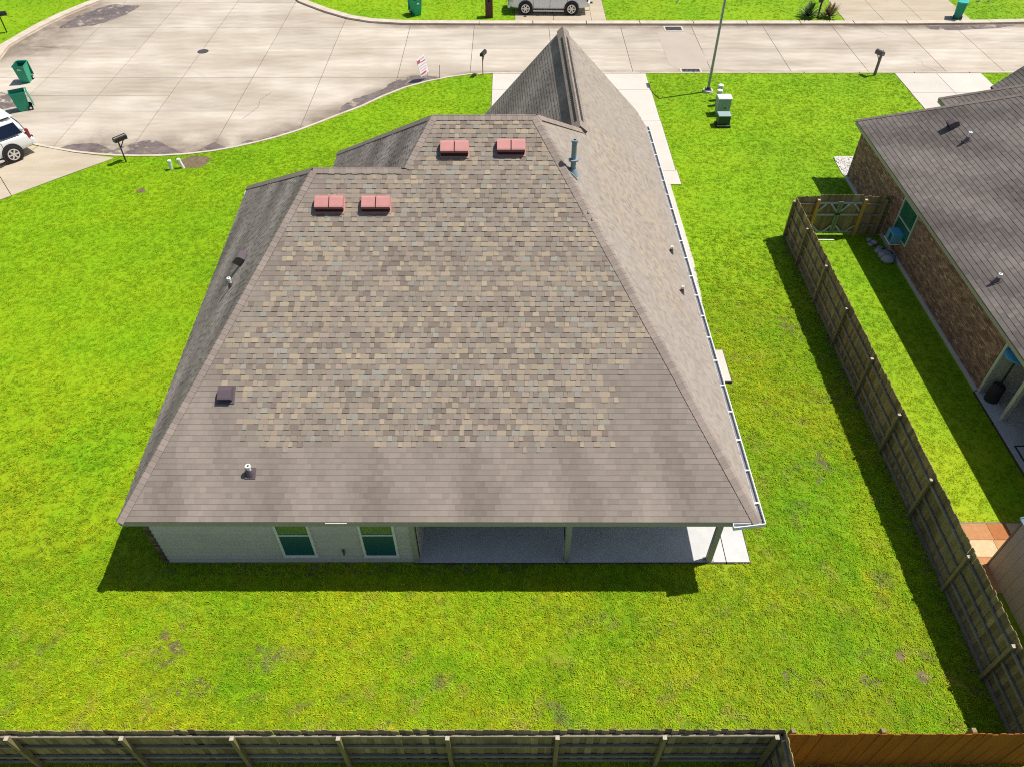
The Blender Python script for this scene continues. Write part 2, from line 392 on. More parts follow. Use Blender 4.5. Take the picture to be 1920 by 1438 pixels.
slabs('driveway', [rect(.3,50.92,2.79-gp_,52.3), rect(2.79+gp_,50.92,5.25,52.3), rect(5.27,50.92,6.2,60), rect(.3,52.32,2.79-gp_,60), rect(2.79+gp_,52.32,5.25,60)], m_drive_old, .02, 'driveway over the street beneath the parked SUV')
slabs('driveway', [rect(21.67,50.9,24.2-gp_,52.6), rect(24.2+gp_,50.9,26.68-gp_,52.6), rect(26.68+gp_,50.9,29.88,52.6), rect(21.7,52.62,24.2-gp_,54.7), rect(24.2+gp_,52.62,26.68-gp_,54.7), rect(26.68+gp_,52.62,29.88,54.7), rect(21.72,54.72,24.2-gp_,60), rect(24.2+gp_,54.72,26.68-gp_,60), rect(26.68+gp_,54.72,29.88,60)], m_drive_old, .02, 'wide driveway over the street at the upper right')
slabs('patio', [rect(-2.62,10.95,1.5-gp_,14.6), rect(1.5+gp_,10.95,5.86-gp_,14.6), rect(5.86+gp_,10.95,6.5,14.6)], m_patio, .06, 'covered concrete patio at the back of the near house')
slabs('path', [[(5.8,21.45),(7.21,21.45),(7.36,24.8),(7.3,31.4),(5.8,31.4)]] , m_drive, .015, 'narrow concrete strip along the right side of the near house')
slabs('concrete_pad', [rect(6.3,17.85,7.42,19.39)], m_drive, .11, 'small raised concrete pad beside the right wall of the near house')
pp = MB().prism([(9.25,49.1),(9.75,49.35),(11.0,49.3),(11.55,48.6),(11.62,44.75),(11.1,43.65),(9.78,43.55),(9.3,44.2)], ZS+.001, ZS+.006)
struct('concrete_patch', pp, m_patch, label='browner concrete panel between the two storm drains')

def blob(pts, amp, n=6):      # irregular edged outline
    o = []
    for i in range(len(pts)):
        a = V(pts[i]); b = V(pts[(i+1) % len(pts)]); d = b-a; nn = V((-d.y, d.x))
        if nn.length: nn.normalize()
        for k in range(n):
            t = k/n; o.append(tuple(a+d*t+nn*(random.uniform(-amp, amp) if k else 0)))
    return o
def along_kerb(i0, i1, dmin, bulge):
    seg = near_back[i0:i1+1]; dense = []
    for a in range(len(seg)-1):
        for k in range(6): t = k/6; dense.append((seg[a][0]+(seg[a+1][0]-seg[a][0])*t, seg[a][1]+(seg[a+1][1]-seg[a][1])*t))
    dense.append(seg[-1]); inn = offset_line(dense, -.19); n = len(dense); outl = []
    nrm = offset_line(dense, -1.0)
    for k in range(n):
        t = k/(n-1); d = .19 + dmin + bulge*math.sin(math.pi*t)**.7*(.72+.28*math.sin(t*9+i0)) + random.uniform(-.06, .06)
        outl.append((dense[k][0]+(nrm[k][0]-dense[k][0])*d, dense[k][1]+(nrm[k][1]-dense[k][1])*d))
    return inn + outl[::-1]
for i0, i1, b, lab in ((6,11,1.7,'dark wet patch along the kerb behind the near house'),(16,18,1.0,'reddish wet patch on the gutter beside the bare soil'),(13,16,.6,'thin damp strip in the gutter of the bend'),(18,24,1.9,'largest dark wet patch beside the black mailbox')):
    struct('puddle', MB().prism(along_kerb(i0, i1, .02, b), ZS+.001, ZS+.004), m_wet, label=lab)
struct('puddle', MB().prism(blob([(-28.9,50.0),(-26.9,50.4),(-25.4,52.4),(-25.0,54.0),(-27.0,54.4),(-28.4,52.4)], .14), ZS+.001, ZS+.004), m_wet, label='wet patch with mud at the top left bend')
struct('puddle', MB().prism(blob([(-29.2,41.2),(-26.6,40.0),(-26.2,38.9),(-27.6,38.4),(-28.4,39.0)], .1), ZS+.001, ZS+.004), m_wet, label='wet gutter at the left edge behind the bins')
struct('puddle', MB().prism(blob([(26.6,50.3),(32.6,50.45),(31.4,49.95),(28.6,49.55),(26.8,49.7)], .06), ZS+.001, ZS+.004), m_wet, label='narrow wet streak below the far right bin')

def soft_edge(m, scale, lo, hi, top):        # thin film: thickest where its mesh says so, broken up by grain
    t = m.node_tree; N = t.nodes; b = N['Principled BSDF']; g_ = N.new('ShaderNodeNewGeometry'); n = N.new('ShaderNodeTexNoise')
    n.inputs['Scale'].default_value = scale; n.inputs['Detail'].default_value = 8; n.inputs['Roughness'].default_value = .65
    r = N.new('ShaderNodeMapRange'); r.inputs['From Min'].default_value = lo; r.inputs['From Max'].default_value = hi; r.inputs['To Max'].default_value = top
    at = N.new('ShaderNodeAttribute'); at.attribute_name = 'film'; mu = N.new('ShaderNodeMath'); mu.operation = 'MULTIPLY'
    t.links.new(g_.outputs['Position'], n.inputs['Vector']); t.links.new(n.outputs['Fac'], r.inputs['Value']); t.links.new(r.outputs[0], mu.inputs[0]); t.links.new(at.outputs['Fac'], mu.inputs[1]); t.links.new(mu.outputs[0], b.inputs['Alpha'])
m_stain = M('brown_road_stain', (.27, .205, .155), .8, var=(1.2, .3), stretch=(.4, 1, 1)); soft_edge(m_stain, .6, .30, .62, .85)
m_tyre = M('pale_tyre_mark', (.62, .60, .57), .8); soft_edge(m_tyre, .8, .35, .75, .5)
def film(name, rows, vals, z, mat, lab):
    m = MB(); n = len(rows[0]); vs = [(*p, z) for r in rows for p in r]; fs = []
    for k in range(len(rows)-1):
        for i in range(n-1): fs.append((k*n+i, k*n+i+1, (k+1)*n+i+1, (k+1)*n+i))
    m.add(vs, fs); o = struct(name, m, mat, label=lab)
    at = o.data.attributes.new('film', 'FLOAT', 'POINT'); at.data.foreach_set('value', [v*(min(1, min(i, n-1-i)/3)) for v in vals for i in range(n)])
def stain_strip(pts, d0, d1, lab):
    dense = []
    for a in range(len(pts)-1):
        for k in range(4): t = k/4; dense.append((pts[a][0]+(pts[a+1][0]-pts[a][0])*t, pts[a][1]+(pts[a+1][1]-pts[a][1])*t))
    dense.append(pts[-1]); nr = offset_line(dense, -1.0)
    rows = [[(p[0]+(q[0]-p[0])*d, p[1]+(q[1]-p[1])*d) for p, q in zip(dense, nr)] for d in (d0, d0+(d1-d0)*.35, d1)]
    film('road_stain', rows, (1, .6, 0), ZS+.0008, m_stain, lab)
stain_strip(near_back[1:7], .19, .8, 'brown dust along the near gutter by the driveways'); stain_strip(near_back[6:17], .19, 1.9, 'brown dust along the bend behind the near house'); stain_strip(near_back[16:25], .19, 3.0, 'brown stain where the bend meets the left driveway')
stain_strip(left_back[:7], .6, 5.0, 'reddish brown stain along the left bend'); stain_strip(far_back[7:], .5, 1.3, 'dust line along the far gutter')
for cx, cy, rr_, a0, a1, lab in ((-21.5,41.0,2.6,.2,2.6,'faint curved tyre mark by the bins'),(-20.8,41.2,3.9,.1,2.4,'faint wide tyre mark by the bins'),(-17.5,40.5,3.0,3.6,5.4,'faint tyre mark below the manhole'),(-13.8,46.8,5.5,1.2,2.6,'faint tyre mark right of the manhole')):
    pa = [(cx+rr_*math.cos(a0+(a1-a0)*i/14), cy+rr_*.8*math.sin(a0+(a1-a0)*i/14)) for i in range(15)]
    film('tyre_mark', [pa, offset_line(pa, .18), offset_line(pa, .36)], (0, 1, 0), ZS+.0012, m_tyre, lab)
def crack(pts, lab):
    m = MB(); w_ = .014
    for i in range(len(pts)-1): m.bar((*pts[i],ZS+.0015),(*pts[i+1],ZS+.0015),w_*random.uniform(.6,1.3),.002)
    struct('crack', m, m_joint, label=lab)
for pts, lab in (([(24.0,45.2),(24.3,44.7),(24.15,44.1),(24.5,43.5),(24.7,42.95)],'crack in the road slab right of the brown mailbox'),([(-13.2,40.6),(-13.6,39.6),(-13.5,38.8),(-14.0,37.4)],'hairline crack in the bend slab'),([(30.2,47.6),(31.0,47.75),(32.0,47.7),(32.6,47.85)],'short crack at the right end of the road'),([(22.9,50.2),(23.5,49.2),(23.7,48.6)],'crack near the far kerb by the wide driveway')):
    crack(pts, lab)
# bare soil
def soil(cx, cy, rx, ry, lab):
    pts = [(cx+rx*math.cos(a)*random.uniform(.75,1.1), cy+ry*math.sin(a)*random.uniform(.75,1.1)) for a in [i*2*math.pi/18 for i in range(18)]]
    struct('bare_soil', MB().prism(pts, -.02, .004), m_soil, label=lab); return (cx, cy, rx, ry)
soils = [soil(-15.1,32.75,.85,.6,'muddy bare soil by the kerb with the two white pipes'), soil(10.07,7.77,.22,.2,'bare soil in the back yard near the right fence'),
         soil(-16.75,30.17,.22,.24,'small round worn spot in the left lawn'), soil(9.66,8.3,.13,.18,'bare sliver left of the soil near the right fence')]

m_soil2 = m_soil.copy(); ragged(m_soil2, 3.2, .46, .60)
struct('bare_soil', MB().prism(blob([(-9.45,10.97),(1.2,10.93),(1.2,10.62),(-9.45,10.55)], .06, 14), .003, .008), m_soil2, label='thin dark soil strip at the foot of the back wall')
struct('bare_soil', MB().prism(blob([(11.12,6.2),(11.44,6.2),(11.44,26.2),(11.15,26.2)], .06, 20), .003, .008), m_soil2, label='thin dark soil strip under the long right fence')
for cx, cy, rx, ry, lab in ((-7.6,7.6,.75,.35,'worn patch in the lower left of the back yard'),(-5.9,8.35,.6,.45,'worn patch below the left back window'),(-8.6,8.6,.55,.7,'worn patch left of the back yard middle'),(6.8,7.7,.4,.35,'worn patch in the lower right of the back yard'),(8.6,7.6,.45,.3,'worn patch beside the bare soil near the right fence'),(10.3,20.9,.5,.9,'worn patch in the right side yard by the fence'),(9.4,14.3,.45,.8,'worn patch in the middle of the right side yard')):
    pts = [(cx+rx*math.cos(a)*random.uniform(.6,1.15), cy+ry*math.sin(a)*random.uniform(.6,1.15)) for a in [i*2*math.pi/20 for i in range(20)]]
    struct('bare_soil', MB().prism(pts, -.02, .006), m_soil2, label=lab); soils.append((cx, cy, rx*.75, ry*.75))

# ------------------------------------------------------------------ roofs
def lin(r, g, b): return tuple(((c/255+.055)/1.055)**2.4 if c > 10 else c/3294 for c in (r, g, b))
def lq(r, g, b, k=.74):      # measured tone, eased towards grey, as a base colour
    m = (r+g+b)/3; f = lambda x: m+(x-m)*.84; return tuple(x*k for x in lin(f(r), f(g), f(b)))
def lp(r, g, b):             # blend colours sit close round one warm grey-brown
    c = [q+(x-q)*.66 for x, q in zip((r, g, b), (163, 147, 130))]; return lq(*c, k=.78)
PAL = [(lp(152,136,122),5), (lp(163,148,132),5), (lp(172,157,138),4.5), (lp(188,168,138),3.6), (lp(200,178,144),2.0), (lp(158,150,136),2.8), (lp(168,168,154),1.7), (lp(136,120,108),2.8), (lp(186,162,142),1.4)]
PALC = [c for c, _ in PAL]; PALW = [x for _, x in PAL]
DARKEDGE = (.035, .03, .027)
def spans(poly, s):
    xs = []
    for i in range(len(poly)):
        (a0, s0), (a1, s1) = poly[i], poly[(i+1) % len(poly)]
        if (s0 > s) != (s1 > s): xs.append(a0+(a1-a0)*(s-s0)/(s1-s0))
    xs.sort(); return [(xs[i], xs[i+1]) for i in range(0, len(xs)-1, 2)]
def shingle_tabs(verts, colour, expo=.143, wide=(.10, .30), th=(.012, .022)):
    """verts: roof face in world space, its first two vertices lie on the eave. Returns tabs of that face"""
    vs = [V(p) for p in verts]; a = (vs[1]-vs[0]); a.z = 0; a.normalize()
    n = V((0,0,0))
    for i in range(len(vs)): n += vs[i].cross(vs[(i+1) % len(vs)])
    n.normalize()
    if n.z < 0: n = -n
    up = n.cross(a)
    if up.z < 0: up = -up
    o = vs[0]; poly = [((p-o).dot(a), (p-o).dot(up)) for p in vs]
    smin = min(p[1] for p in poly); smax = max(p[1] for p in poly); tabs = []
    s = smin
    while s < smax:
        s1 = min(s+expo, smax); dl = random.uniform(-.003, .003)
        sp = spans(poly, min(s+expo*.5, (s+smax)/2)); su = spans(poly, min(s1+.03, smax-.002)); sl = spans(poly, s+.004)
        if len(su) == len(sp) == len(sl): sp = [(max(a_[0], b_[0], c_[0]), min(a_[1], b_[1], c_[1])) for a_, b_, c_ in zip(sp, su, sl)]
        for lo, hi in sp:
            x = lo - random.uniform(0, .2); hi_t = random.random() < .5
            while x < hi:
                wd = random.uniform(.10, .19) if hi_t else random.uniform(*wide)
                x0, x1 = max(x, lo), min(x+wd, hi)
                if x1-x0 > .015:
                    c, blend = colour((x0+x1)/2, s, hi_t)
                    tabs.append((x0, x1, s, s1, (th[1] if hi_t else th[0]) if blend else th[0], hi_t and blend, c, dl))
                x += wd; hi_t = not hi_t
        s += expo
    def emit(mb, t):
        x0, x1, s0, s1, h, rs, c, dl = t; e = .03
        P = lambda x, q, z: o + a*x + up*q + n*z
        tr = random.uniform(0, .010) if rs else 0; s0 += dl+(random.uniform(-.004, .003) if rs else 0)
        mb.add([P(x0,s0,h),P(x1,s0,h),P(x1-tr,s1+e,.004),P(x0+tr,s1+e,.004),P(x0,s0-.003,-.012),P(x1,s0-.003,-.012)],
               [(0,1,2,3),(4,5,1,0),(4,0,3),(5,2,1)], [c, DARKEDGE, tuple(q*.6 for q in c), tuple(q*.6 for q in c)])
    return tabs, emit, n
def roof_face(root, roofpart, verts, colour, nparts=0, **kw):
    tabs, emit, n = shingle_tabs(verts, colour, **kw)
    for t in tabs[:nparts]:
        mb = MB(); emit(mb, t); mb.build('shingle', m_shingle, roofpart, True)
    if len(tabs) > nparts:
        mb = MB()
        for t in tabs[nparts:]: emit(mb, t)
        o = mb.build('shingle_courses', m_shingle, roofpart, True); o['kind'] = 'stuff'
    return n
def ridge_caps(roofpart, p0, p1, n1, n2, colour, wd=.17, expo=.15, lift=.02):
    p0 = V(p0); p1 = V(p1); d = (p1-p0); Ln = d.length; d /= Ln
    def down(n):
        x = d.cross(n).normalized(); return x if x.z < 0 else -x
    w1, w2 = down(n1), down(n2); up = (n1+n2).normalized(); k = int(Ln/expo)
    for i in range(k):
        q = p0+d*(i*expo); r = p0+d*(min((i+1)*expo+.05, Ln)); j = 1.0
        h0 = lift+.007; h1 = lift; c = colour(i); mb = MB()
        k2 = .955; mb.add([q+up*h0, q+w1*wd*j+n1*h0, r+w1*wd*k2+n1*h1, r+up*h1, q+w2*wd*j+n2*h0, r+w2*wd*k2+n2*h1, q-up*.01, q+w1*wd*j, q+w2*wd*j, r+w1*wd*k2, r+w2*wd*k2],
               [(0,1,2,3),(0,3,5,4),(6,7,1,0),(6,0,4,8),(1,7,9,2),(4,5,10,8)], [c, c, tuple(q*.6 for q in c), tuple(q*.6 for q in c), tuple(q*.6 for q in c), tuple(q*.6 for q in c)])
        mb.build('ridge_cap', m_shingle, roofpart, True)

def vary(c, a): k = 1+random.uniform(-a, a); return tuple(x*k for x in c)
PLAIN = lq(171,155,141)
def edge_noise(a, s): return .22*math.sin(a*2.1+s*1.3)+.14*math.sin(a*5.3-s*2.2)
def col_rear(a, s, hi):       # a from the left eave corner, s up the slope: blended shingles in the middle, plain worn ones at foot and sides
    x = -9.62+a; e = edge_noise(a, s)
    hipl = -9.62+.431*s; hipr = 6.06-.474*s
    ll = hipl+.3 if s > 3.9 else -6.65-(s-1.75)*.47
    rl = hipr-.1 if s > 5.2 else (3.2+(s-4.2)*.3 if s > 4.2 else 2.65+max(0, s-3.4)*.7)
    q = min((s-1.72-e*.25)/.30, (x-ll-e)/.9+.3, (rl+e-x)/.9+.3 if s < 5.2 else 1)
    if random.random() < q:
        return vary(random.choices(PALC, PALW)[0], .07), True
    st = .90+.10*math.sin(a*3.7+s*.8)*math.sin(a*1.3-s*.3)-.07*(s < 1.0)*math.sin(a*2.3)
    return vary(tuple(c*st for c in PLAIN), .085), False
def col_right(a, s, hi):      # plain pale tan slope with a mixed band half way
    y = 10.5+a; e = edge_noise(a, s)*3
    if 1.0 < s < 5.0 and 16+s*.5+e < y < 25.5+e and random.random() < .6:
        return vary(random.choice([lq(188,169,146), lq(170,155,138), lq(184,166,148)]), .07), hi and random.random() < .4
    return vary(lq(178,164,150), .10), hi and random.random() < .25
def col_left(a, s, hi):
    st = .84+.26*math.sin(a*.9+s*2.3)*math.sin(a*.43-s*.9)
    return vary(tuple(c*st for c in lq(182,166,156)), .16), hi and random.random() < .5
def col_cap(i): return vary(lq(172,154,141), .11)

HB = (-1.8, 20.5, 0.0)
house = thing('house', 'near house with brown shingle hip roof, red vents and back patio', 'house', HB)
A = V((-9.62,10.54,2.6)); B = V((6.06,10.50,2.6)); R = V((.711,20.285,8.281)); L_ = V((-2.209,20.287,8.281))
l_ = V((-5.471,18.852,7.446)); e_ = V((-2.872,18.852,7.446)); C_ = V((-10.266,26.118,2.6)); F = V((-7.183,28.817,2.6)); D = V((5.91,31.121,2.6))
P_ = V((2.072,31.172,6.70)); Q = V((2.24,22.811,6.60)); K = V((5.56,31.748,2.934))
V1 = V((-7.183,26.118,2.6)); e_.x = -2.94; Sx = V((-1.3,31.9,2.6))
hn = (P_-Sx).cross(Q-Sx); hz = hn.cross(V((0,0,1))); V2 = Sx+hz*((28.817-Sx.y)/hz.y)
deck = MB()
for poly in ((A,B,R,L_,e_,l_),(B,D,K,P_,Q,R),(A,l_,C_),(C_,l_,e_,V1),(e_,L_,F,V1),(L_,R,Q,V2,F),(Q,P_,Sx,V2)):
    n = V((0,0,0))
    for i in range(len(poly)): n += poly[i].cross(poly[(i+1) % len(poly)])
    n.normalize(); s = -1 if n.z < 0 else 1
    ps = [p-n*s*.03 for p in poly]; tri = tessellate_polygon([ps]); deck.add(ps, [tuple(t) for t in tri])
roof = deck.build('roof', m_deck, house, True)
n_rear = roof_face(house, roof, (A,B,R,L_,e_,l_), col_rear, 300)
n_right = roof_face(house, roof, (B,D,K,P_,Q,R), col_right, th=(.008,.014))
n_left = roof_face(house, roof, (C_,A,l_), col_left)
n_w1 = roof_face(house, roof, (V1,C_,l_,e_), col_left, wide=(.4,.9))
n_w2 = roof_face(house, roof, (F,V1,e_,L_), col_left)
n_front = roof_face(house, roof, (V2,F,L_,R,Q), col_right, wide=(.4,.9))
n_dark = roof_face(house, roof, (Sx,V2,Q,P_), lambda a,s,h: (vary(tuple(c*(.85+.15*math.sin(a*1.7+s)) for c in lq(176,162,150)), .14), h and random.random() < .3), th=(.014,.02))
for a, b, x, y in ((A,l_,n_rear,n_left),(B,R,n_rear,n_right),(l_,e_,n_rear,n_w1),(L_,R,n_rear,n_front),(e_,L_,n_rear,n_w2),(C_,l_,n_left,n_w1),(F,L_,n_w2,n_front)):
    ridge_caps(roof, a, b, x, y, col_cap)
ridge_caps(roof, Q, R, n_front, n_right, col_cap, lift=.03)
ridge_caps(roof, Q, P_, n_dark, n_right, col_cap, wd=.23, lift=.115)
# ridge vent below the caps of the front ridge
rv = MB(); d = (P_-Q).normalized()
for n, sgn in ((n_dark,-1),(n_right,1)):
    wdir = d.cross(n).normalized(); wdir = wdir if wdir.z < 0 else -wdir
    q0 = Q+d*.5; q1 = P_-d*1.0
    rv.add([q0+n*.01, q1+n*.01, q1+wdir*.19+n*.01, q0+wdir*.19+n*.01, q0+n*.105, q1+n*.105, q1+wdir*.19+n*.105, q0+wdir*.19+n*.105],
           [(0,1,2,3),(4,5,6,7),(2,3,7,6),(0,4,7,3),(1,2,6,5)])
rv.build('ridge_vent', m_blackp, roof, True)
# fascia, soffit
fas = MB()
for a, b in ((A,B),(B,D),(C_,A),(V1,C_),(F,V1),(V2,F),(Sx,V2)):
    dd = (b-a).normalized(); outw = V((dd.y,-dd.x,0))
    fas.obox((a+b)/2+V((0,0,-.105))-outw*.015, dd, outw, (0,0,1), ((b-a).length/2, .012, .085))
for a, b in ((K,P_),(P_,Sx),(D,K)): fas.bar(a+V((0,0,-.12)), b+V((0,0,-.12)), .03, .17)
fas.build('fascia', m_trim, house, True)
sof = MB(); sof.prism([(A.x+.02,A.y+.02),(B.x-.02,B.y+.02),(D.x-.02,D.y),(K.x,K.y-.02),(Sx.x,Sx.y),(V2.x,V2.y),(F.x,F.y-.02),(V1.x,V1.y-.02),(C_.x+.02,C_.y-.02)], 2.40, 2.418)
sof.build('soffit', m_trim, house, True)
gab = MB(); gab.add([(Sx.x+.4,31.2,2.42),(K.x-.1,31.2,2.42),(P_.x,31.2,P_.z-.25),(Sx.x+.4,31.05,2.42),(K.x-.1,31.05,2.42),(P_.x,31.05,P_.z-.25)], [(0,1,2),(3,5,4),(0,2,5,3),(1,4,5,2),(0,3,4,1)])
gab.build('gable_wall', m_wallbrick, house, True)
# walls
wl = MB()
wl.box((-9.46,11.14,0),(-9.34,25.6,2.40)).box((-9.46,25.6,0),(-6.7,25.72,2.40)).box((-6.7,25.6,0),(-6.58,28.4,2.40)).box((-6.7,28.4,0),(-.8,28.52,2.40)).box((-.8,28.4,0),(-.68,31.1,2.40)).box((-.68,30.98,0),(5.55,31.1,2.40)).box((5.43,14.6,0),(5.55,30.98,2.40)).box((-2.62,14.6,0),(5.55,14.72,2.40)).box((-2.62,11.14,0),(-2.5,14.6,2.40))
wl.build('wall', m_wallbrick, house, True)
sw = MB(); sw.box((-9.34,11.03,0),(-2.52,11.14,2.40)); sw.box((-2.52,11.14,0.06),(-2.47,14.6,2.40)); sw.box((-2.5,14.55,.06),(5.43,14.6,2.4)); siding = sw.build('siding_wall', m_siding, house, True)
zz = .02
while zz < 2.38:
    b = MB(); b.add([(-9.335,11.035,zz+.19),(-2.63,11.035,zz+.19),(-2.63,10.985,zz),(-9.335,10.985,zz),(-9.335,11.035,zz),(-2.63,11.035,zz)], [(3,2,1,0),(3,4,5,2),(2,5,1),(3,0,4)])
    b.build('siding_board', m_siding, siding, True); zz += .175
MB().box((-9.33,11.0,-.02),(-2.5,11.03,.03)).build('foundation_edge', m_mortar, house, True)
bw = MB().box((-9.47,10.985,0),(-9.345,11.13,2.4)).build('brick_corner', m_mortar, house, True)
zb = .01; k = 0; bme = {}
while zb < 2.36:
    wdt = .118 if k % 2 else .112
    if k % 2 not in bme: bme[k % 2] = MB().box((-wdt/2,-.012,0),(wdt/2,.06,.065)).mesh('brick', m_brick_o)
    link('brick', bme[k % 2], bw, (-9.405-HB[0], 10.975-HB[1], zb)); zb += .076; k += 1
MB().box((-2.63,10.955,.02),(-2.5,11.05,2.40)).build('corner_strip', m_trim, house, True)
def sash_window(x0, x1, z0, z1, zm, lab):
    f = MB(); y0, y1 = 10.955, 11.03; t = .065
    f.box((x0,y0,z0),(x0+t,y1,z1)).box((x1-t,y0,z0),(x1,y1,z1)).box((x0+t,y0,z1-t),(x1-t,y1,z1)).box((x0+t,y0,z0),(x1-t,y1,z0+.05)).box((x0+t,y0+.012,zm-.025),(x1-t,y1,zm+.025)).box((x0-.02,y0-.02,z0-.03),(x1+.02,y1,z0-.002))
    wn = f.build('window', m_white, house, True); wn['label'] = lab
    MB().box((x0+t,10.985,zm+.025),(x1-t,10.995,z1-t)).build('pane', m_glass, wn, True)
    MB().box((x0+t,10.972,z0+.05),(x1-t,10.985,zm-.025)).build('insect_screen', m_screen, wn, True)
sash_window(-6.13,-5.21,.36,2.25,1.335,'left window of the back wall')
sash_window(-3.96,-3.02,.34,2.25,1.335,'window of the back wall nearest the patio')
fb = MB(); fb.tube([(-4.48,11.02,.60),(-4.48,10.93,.60),(-4.49,10.90,.52)], .016).cyl((-4.48,10.95,.62),(-4.48,10.95,.67),.035,.035,8); fb.bar((-4.49,10.99,.52),(-4.50,10.99,.38),.03,.03)
fb.build('outdoor_tap', m_brown, house, True)
bmw = MB().box((-2.5,10.96,2.2),(5.5,11.1,2.40)).build('patio_beam', m_trim, house, True)
for x in (1.5, 5.39):
    o = MB().box((x-.075,10.96,.06),(x+.075,11.10,2.2)).build('patio_post', m_trim, house, True); bevel(o, .008, 1)
MB().box((5.25,10.965,.06),(5.53,11.115,.075)).build('post_base', m_trim, house, True)
# gutters
def gutter(pts, depth=.1, wd=.135, hang=1.03, side=1):
    root = None; gm = MB(); inn = MB(); o = offset_line(pts, -wd*side); z1 = 2.585; z0 = z1-depth
    for i in range(len(pts)-1):
        a, b, c, d2 = pts[i], pts[i+1], o[i+1], o[i]
        gm.bar((*d2,(z0+z1)/2),(*c,(z0+z1)/2),.022,depth+.02); gm.bar((*a,(z0+z1)/2),(*b,(z0+z1)/2),.014,depth)
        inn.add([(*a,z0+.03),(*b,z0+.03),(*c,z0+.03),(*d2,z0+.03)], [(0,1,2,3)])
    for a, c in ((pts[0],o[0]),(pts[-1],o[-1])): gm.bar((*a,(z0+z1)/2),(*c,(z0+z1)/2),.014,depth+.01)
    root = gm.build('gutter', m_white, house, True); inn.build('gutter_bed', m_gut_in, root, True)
    for i in range(len(pts)-1):
        a = V(pts[i]); b = V(pts[i+1]); c = V(o[i]); n = int((b-a).length/hang)
        for k in range(1, n+1):
            t = (k-.4)/max(n,1)
            if t > 1: continue
            p = a.lerp(b, t); q = V(o[i]).lerp(V(o[i+1]), t)
            MB().bar((p.x,p.y,z1+.004),(q.x,q.y,z1+.004),.04,.006).build('hanger', m_white, root, True)
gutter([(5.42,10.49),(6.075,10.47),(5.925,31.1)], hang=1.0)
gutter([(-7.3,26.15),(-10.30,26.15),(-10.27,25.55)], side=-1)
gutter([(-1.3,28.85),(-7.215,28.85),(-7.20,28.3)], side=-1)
MB().box((-4.55,10.50,2.56),(-4.02,10.515,2.585)).build('drip_edge_strip', m_white, house, True)
ds = MB(); ds.box((6.0,22.4,.02),(6.09,22.5,2.5)); ds.build('downspout', m_white, house, True)

# roof vents and pipes: local frame on a roof face
def frame(p, n, a):
    a = (V(a)-n*V(a).dot(n)).normalized(); u = n.cross(a); u = u if u.z > 0 else -u
    return V(p), a, u, V(n)
def hood(mb, fr, a0, a1, s0, s1, h, col=None):
    p, a, u, n = fr
    prof = [(s1,.0),(s1-.01,h*.62),(s1-.05,h*.9),(s1-.11,h),(s0+.05,h),(s0+.01,h*.96),(s0,h*.86)]
    Pt = lambda x, q, z: p+a*x+u*q+n*z
    r0 = [Pt(a0,q,z) for q, z in prof]; r1 = [Pt(a1,q,z) for q, z in prof]
    i0 = [Pt(a0+.012,q,max(z-.012,0)) for q, z in prof]; i1 = [Pt(a1-.012,q,max(z-.012,0)) for q, z in prof]
    m = len(prof); vs = r0+r1+i0+i1; fs = []
    for i in range(m-1): fs += [(i,i+1,m+i+1,m+i),(2*m+i,3*m+i,3*m+i+1,2*m+i+1)]
    fs += [(m-1,2*m-1,4*m-1,3*m-1)]
    b0 = [Pt(a0,s0+.03,0), Pt(a1,s0+.03,0)]; k = len(vs); vs += b0
    fs += [tuple(range(m))[::-1]+(k,), tuple(range(m,2*m))+(k+1,)]
    mb.add(vs, fs, col)
for (x, y, z), lab in (((-4.925,17.88,6.88),'left vent of the lower pair'),((-3.66,17.88,6.88),'right vent of the lower pair'),((-1.56,19.34,7.735),'left vent of the upper pair'),((.008,19.38,7.755),'right vent of the upper pair')):
    fr = frame((x,y,z), n_rear, (1,0,0)); p, a, u, n = fr
    bs = MB(); bs.obox(p+u*-.02+n*.026, a, u, n, (.40,.25,.004)); vt = bs.build('roof_vent', m_red, house, True); vt['label'] = lab
    mouth = MB(); mouth.obox(p+n*.092-u*.03, a, u, n, (.375,.18,.08)); mouth.build('vent_mouth_shade', m_redin, vt, True)
    for x0 in (-.385, .015):
        hm = MB(); hood(hm, fr, x0, x0+.37, -.17, .23, .20); o = hm.build('hood', m_red, vt, True)
fr = frame((-7.25,13.29,4.205), n_rear, (1,0,0)); bs = MB(); bs.obox(fr[0]+fr[3]*.024, fr[1], fr[2], fr[3], (.22,.24,.004)); vt = bs.build('roof_vent', m_brown, house, True); vt['label'] = 'small square dark vent low on the back slope'
hm = MB(); hood(hm, fr, -.17, .17, -.17, .19, .19); hm.build('hood', m_brown, vt, True)
mm = MB(); mm.obox(fr[0]+fr[3]*.07-fr[2]*.01, fr[1], fr[2], fr[3], (.15,.12,.05)); mm.build('vent_mouth_shade', m_redin, vt, True)
fr = frame((-7.9,18.2,4.83), n_left, (0,1,0)); bs = MB(); bs.obox(fr[0]+fr[3]*.02, fr[1], fr[2], fr[3], (.2,.2,.004)); vt = bs.build('roof_vent', m_brown, house, True); vt['label'] = 'dark vent on the shaded left slope'
hm = MB(); hood(hm, fr, -.17, .17, -.17, .17, .24); hm.build('hood', m_brown, vt, True)
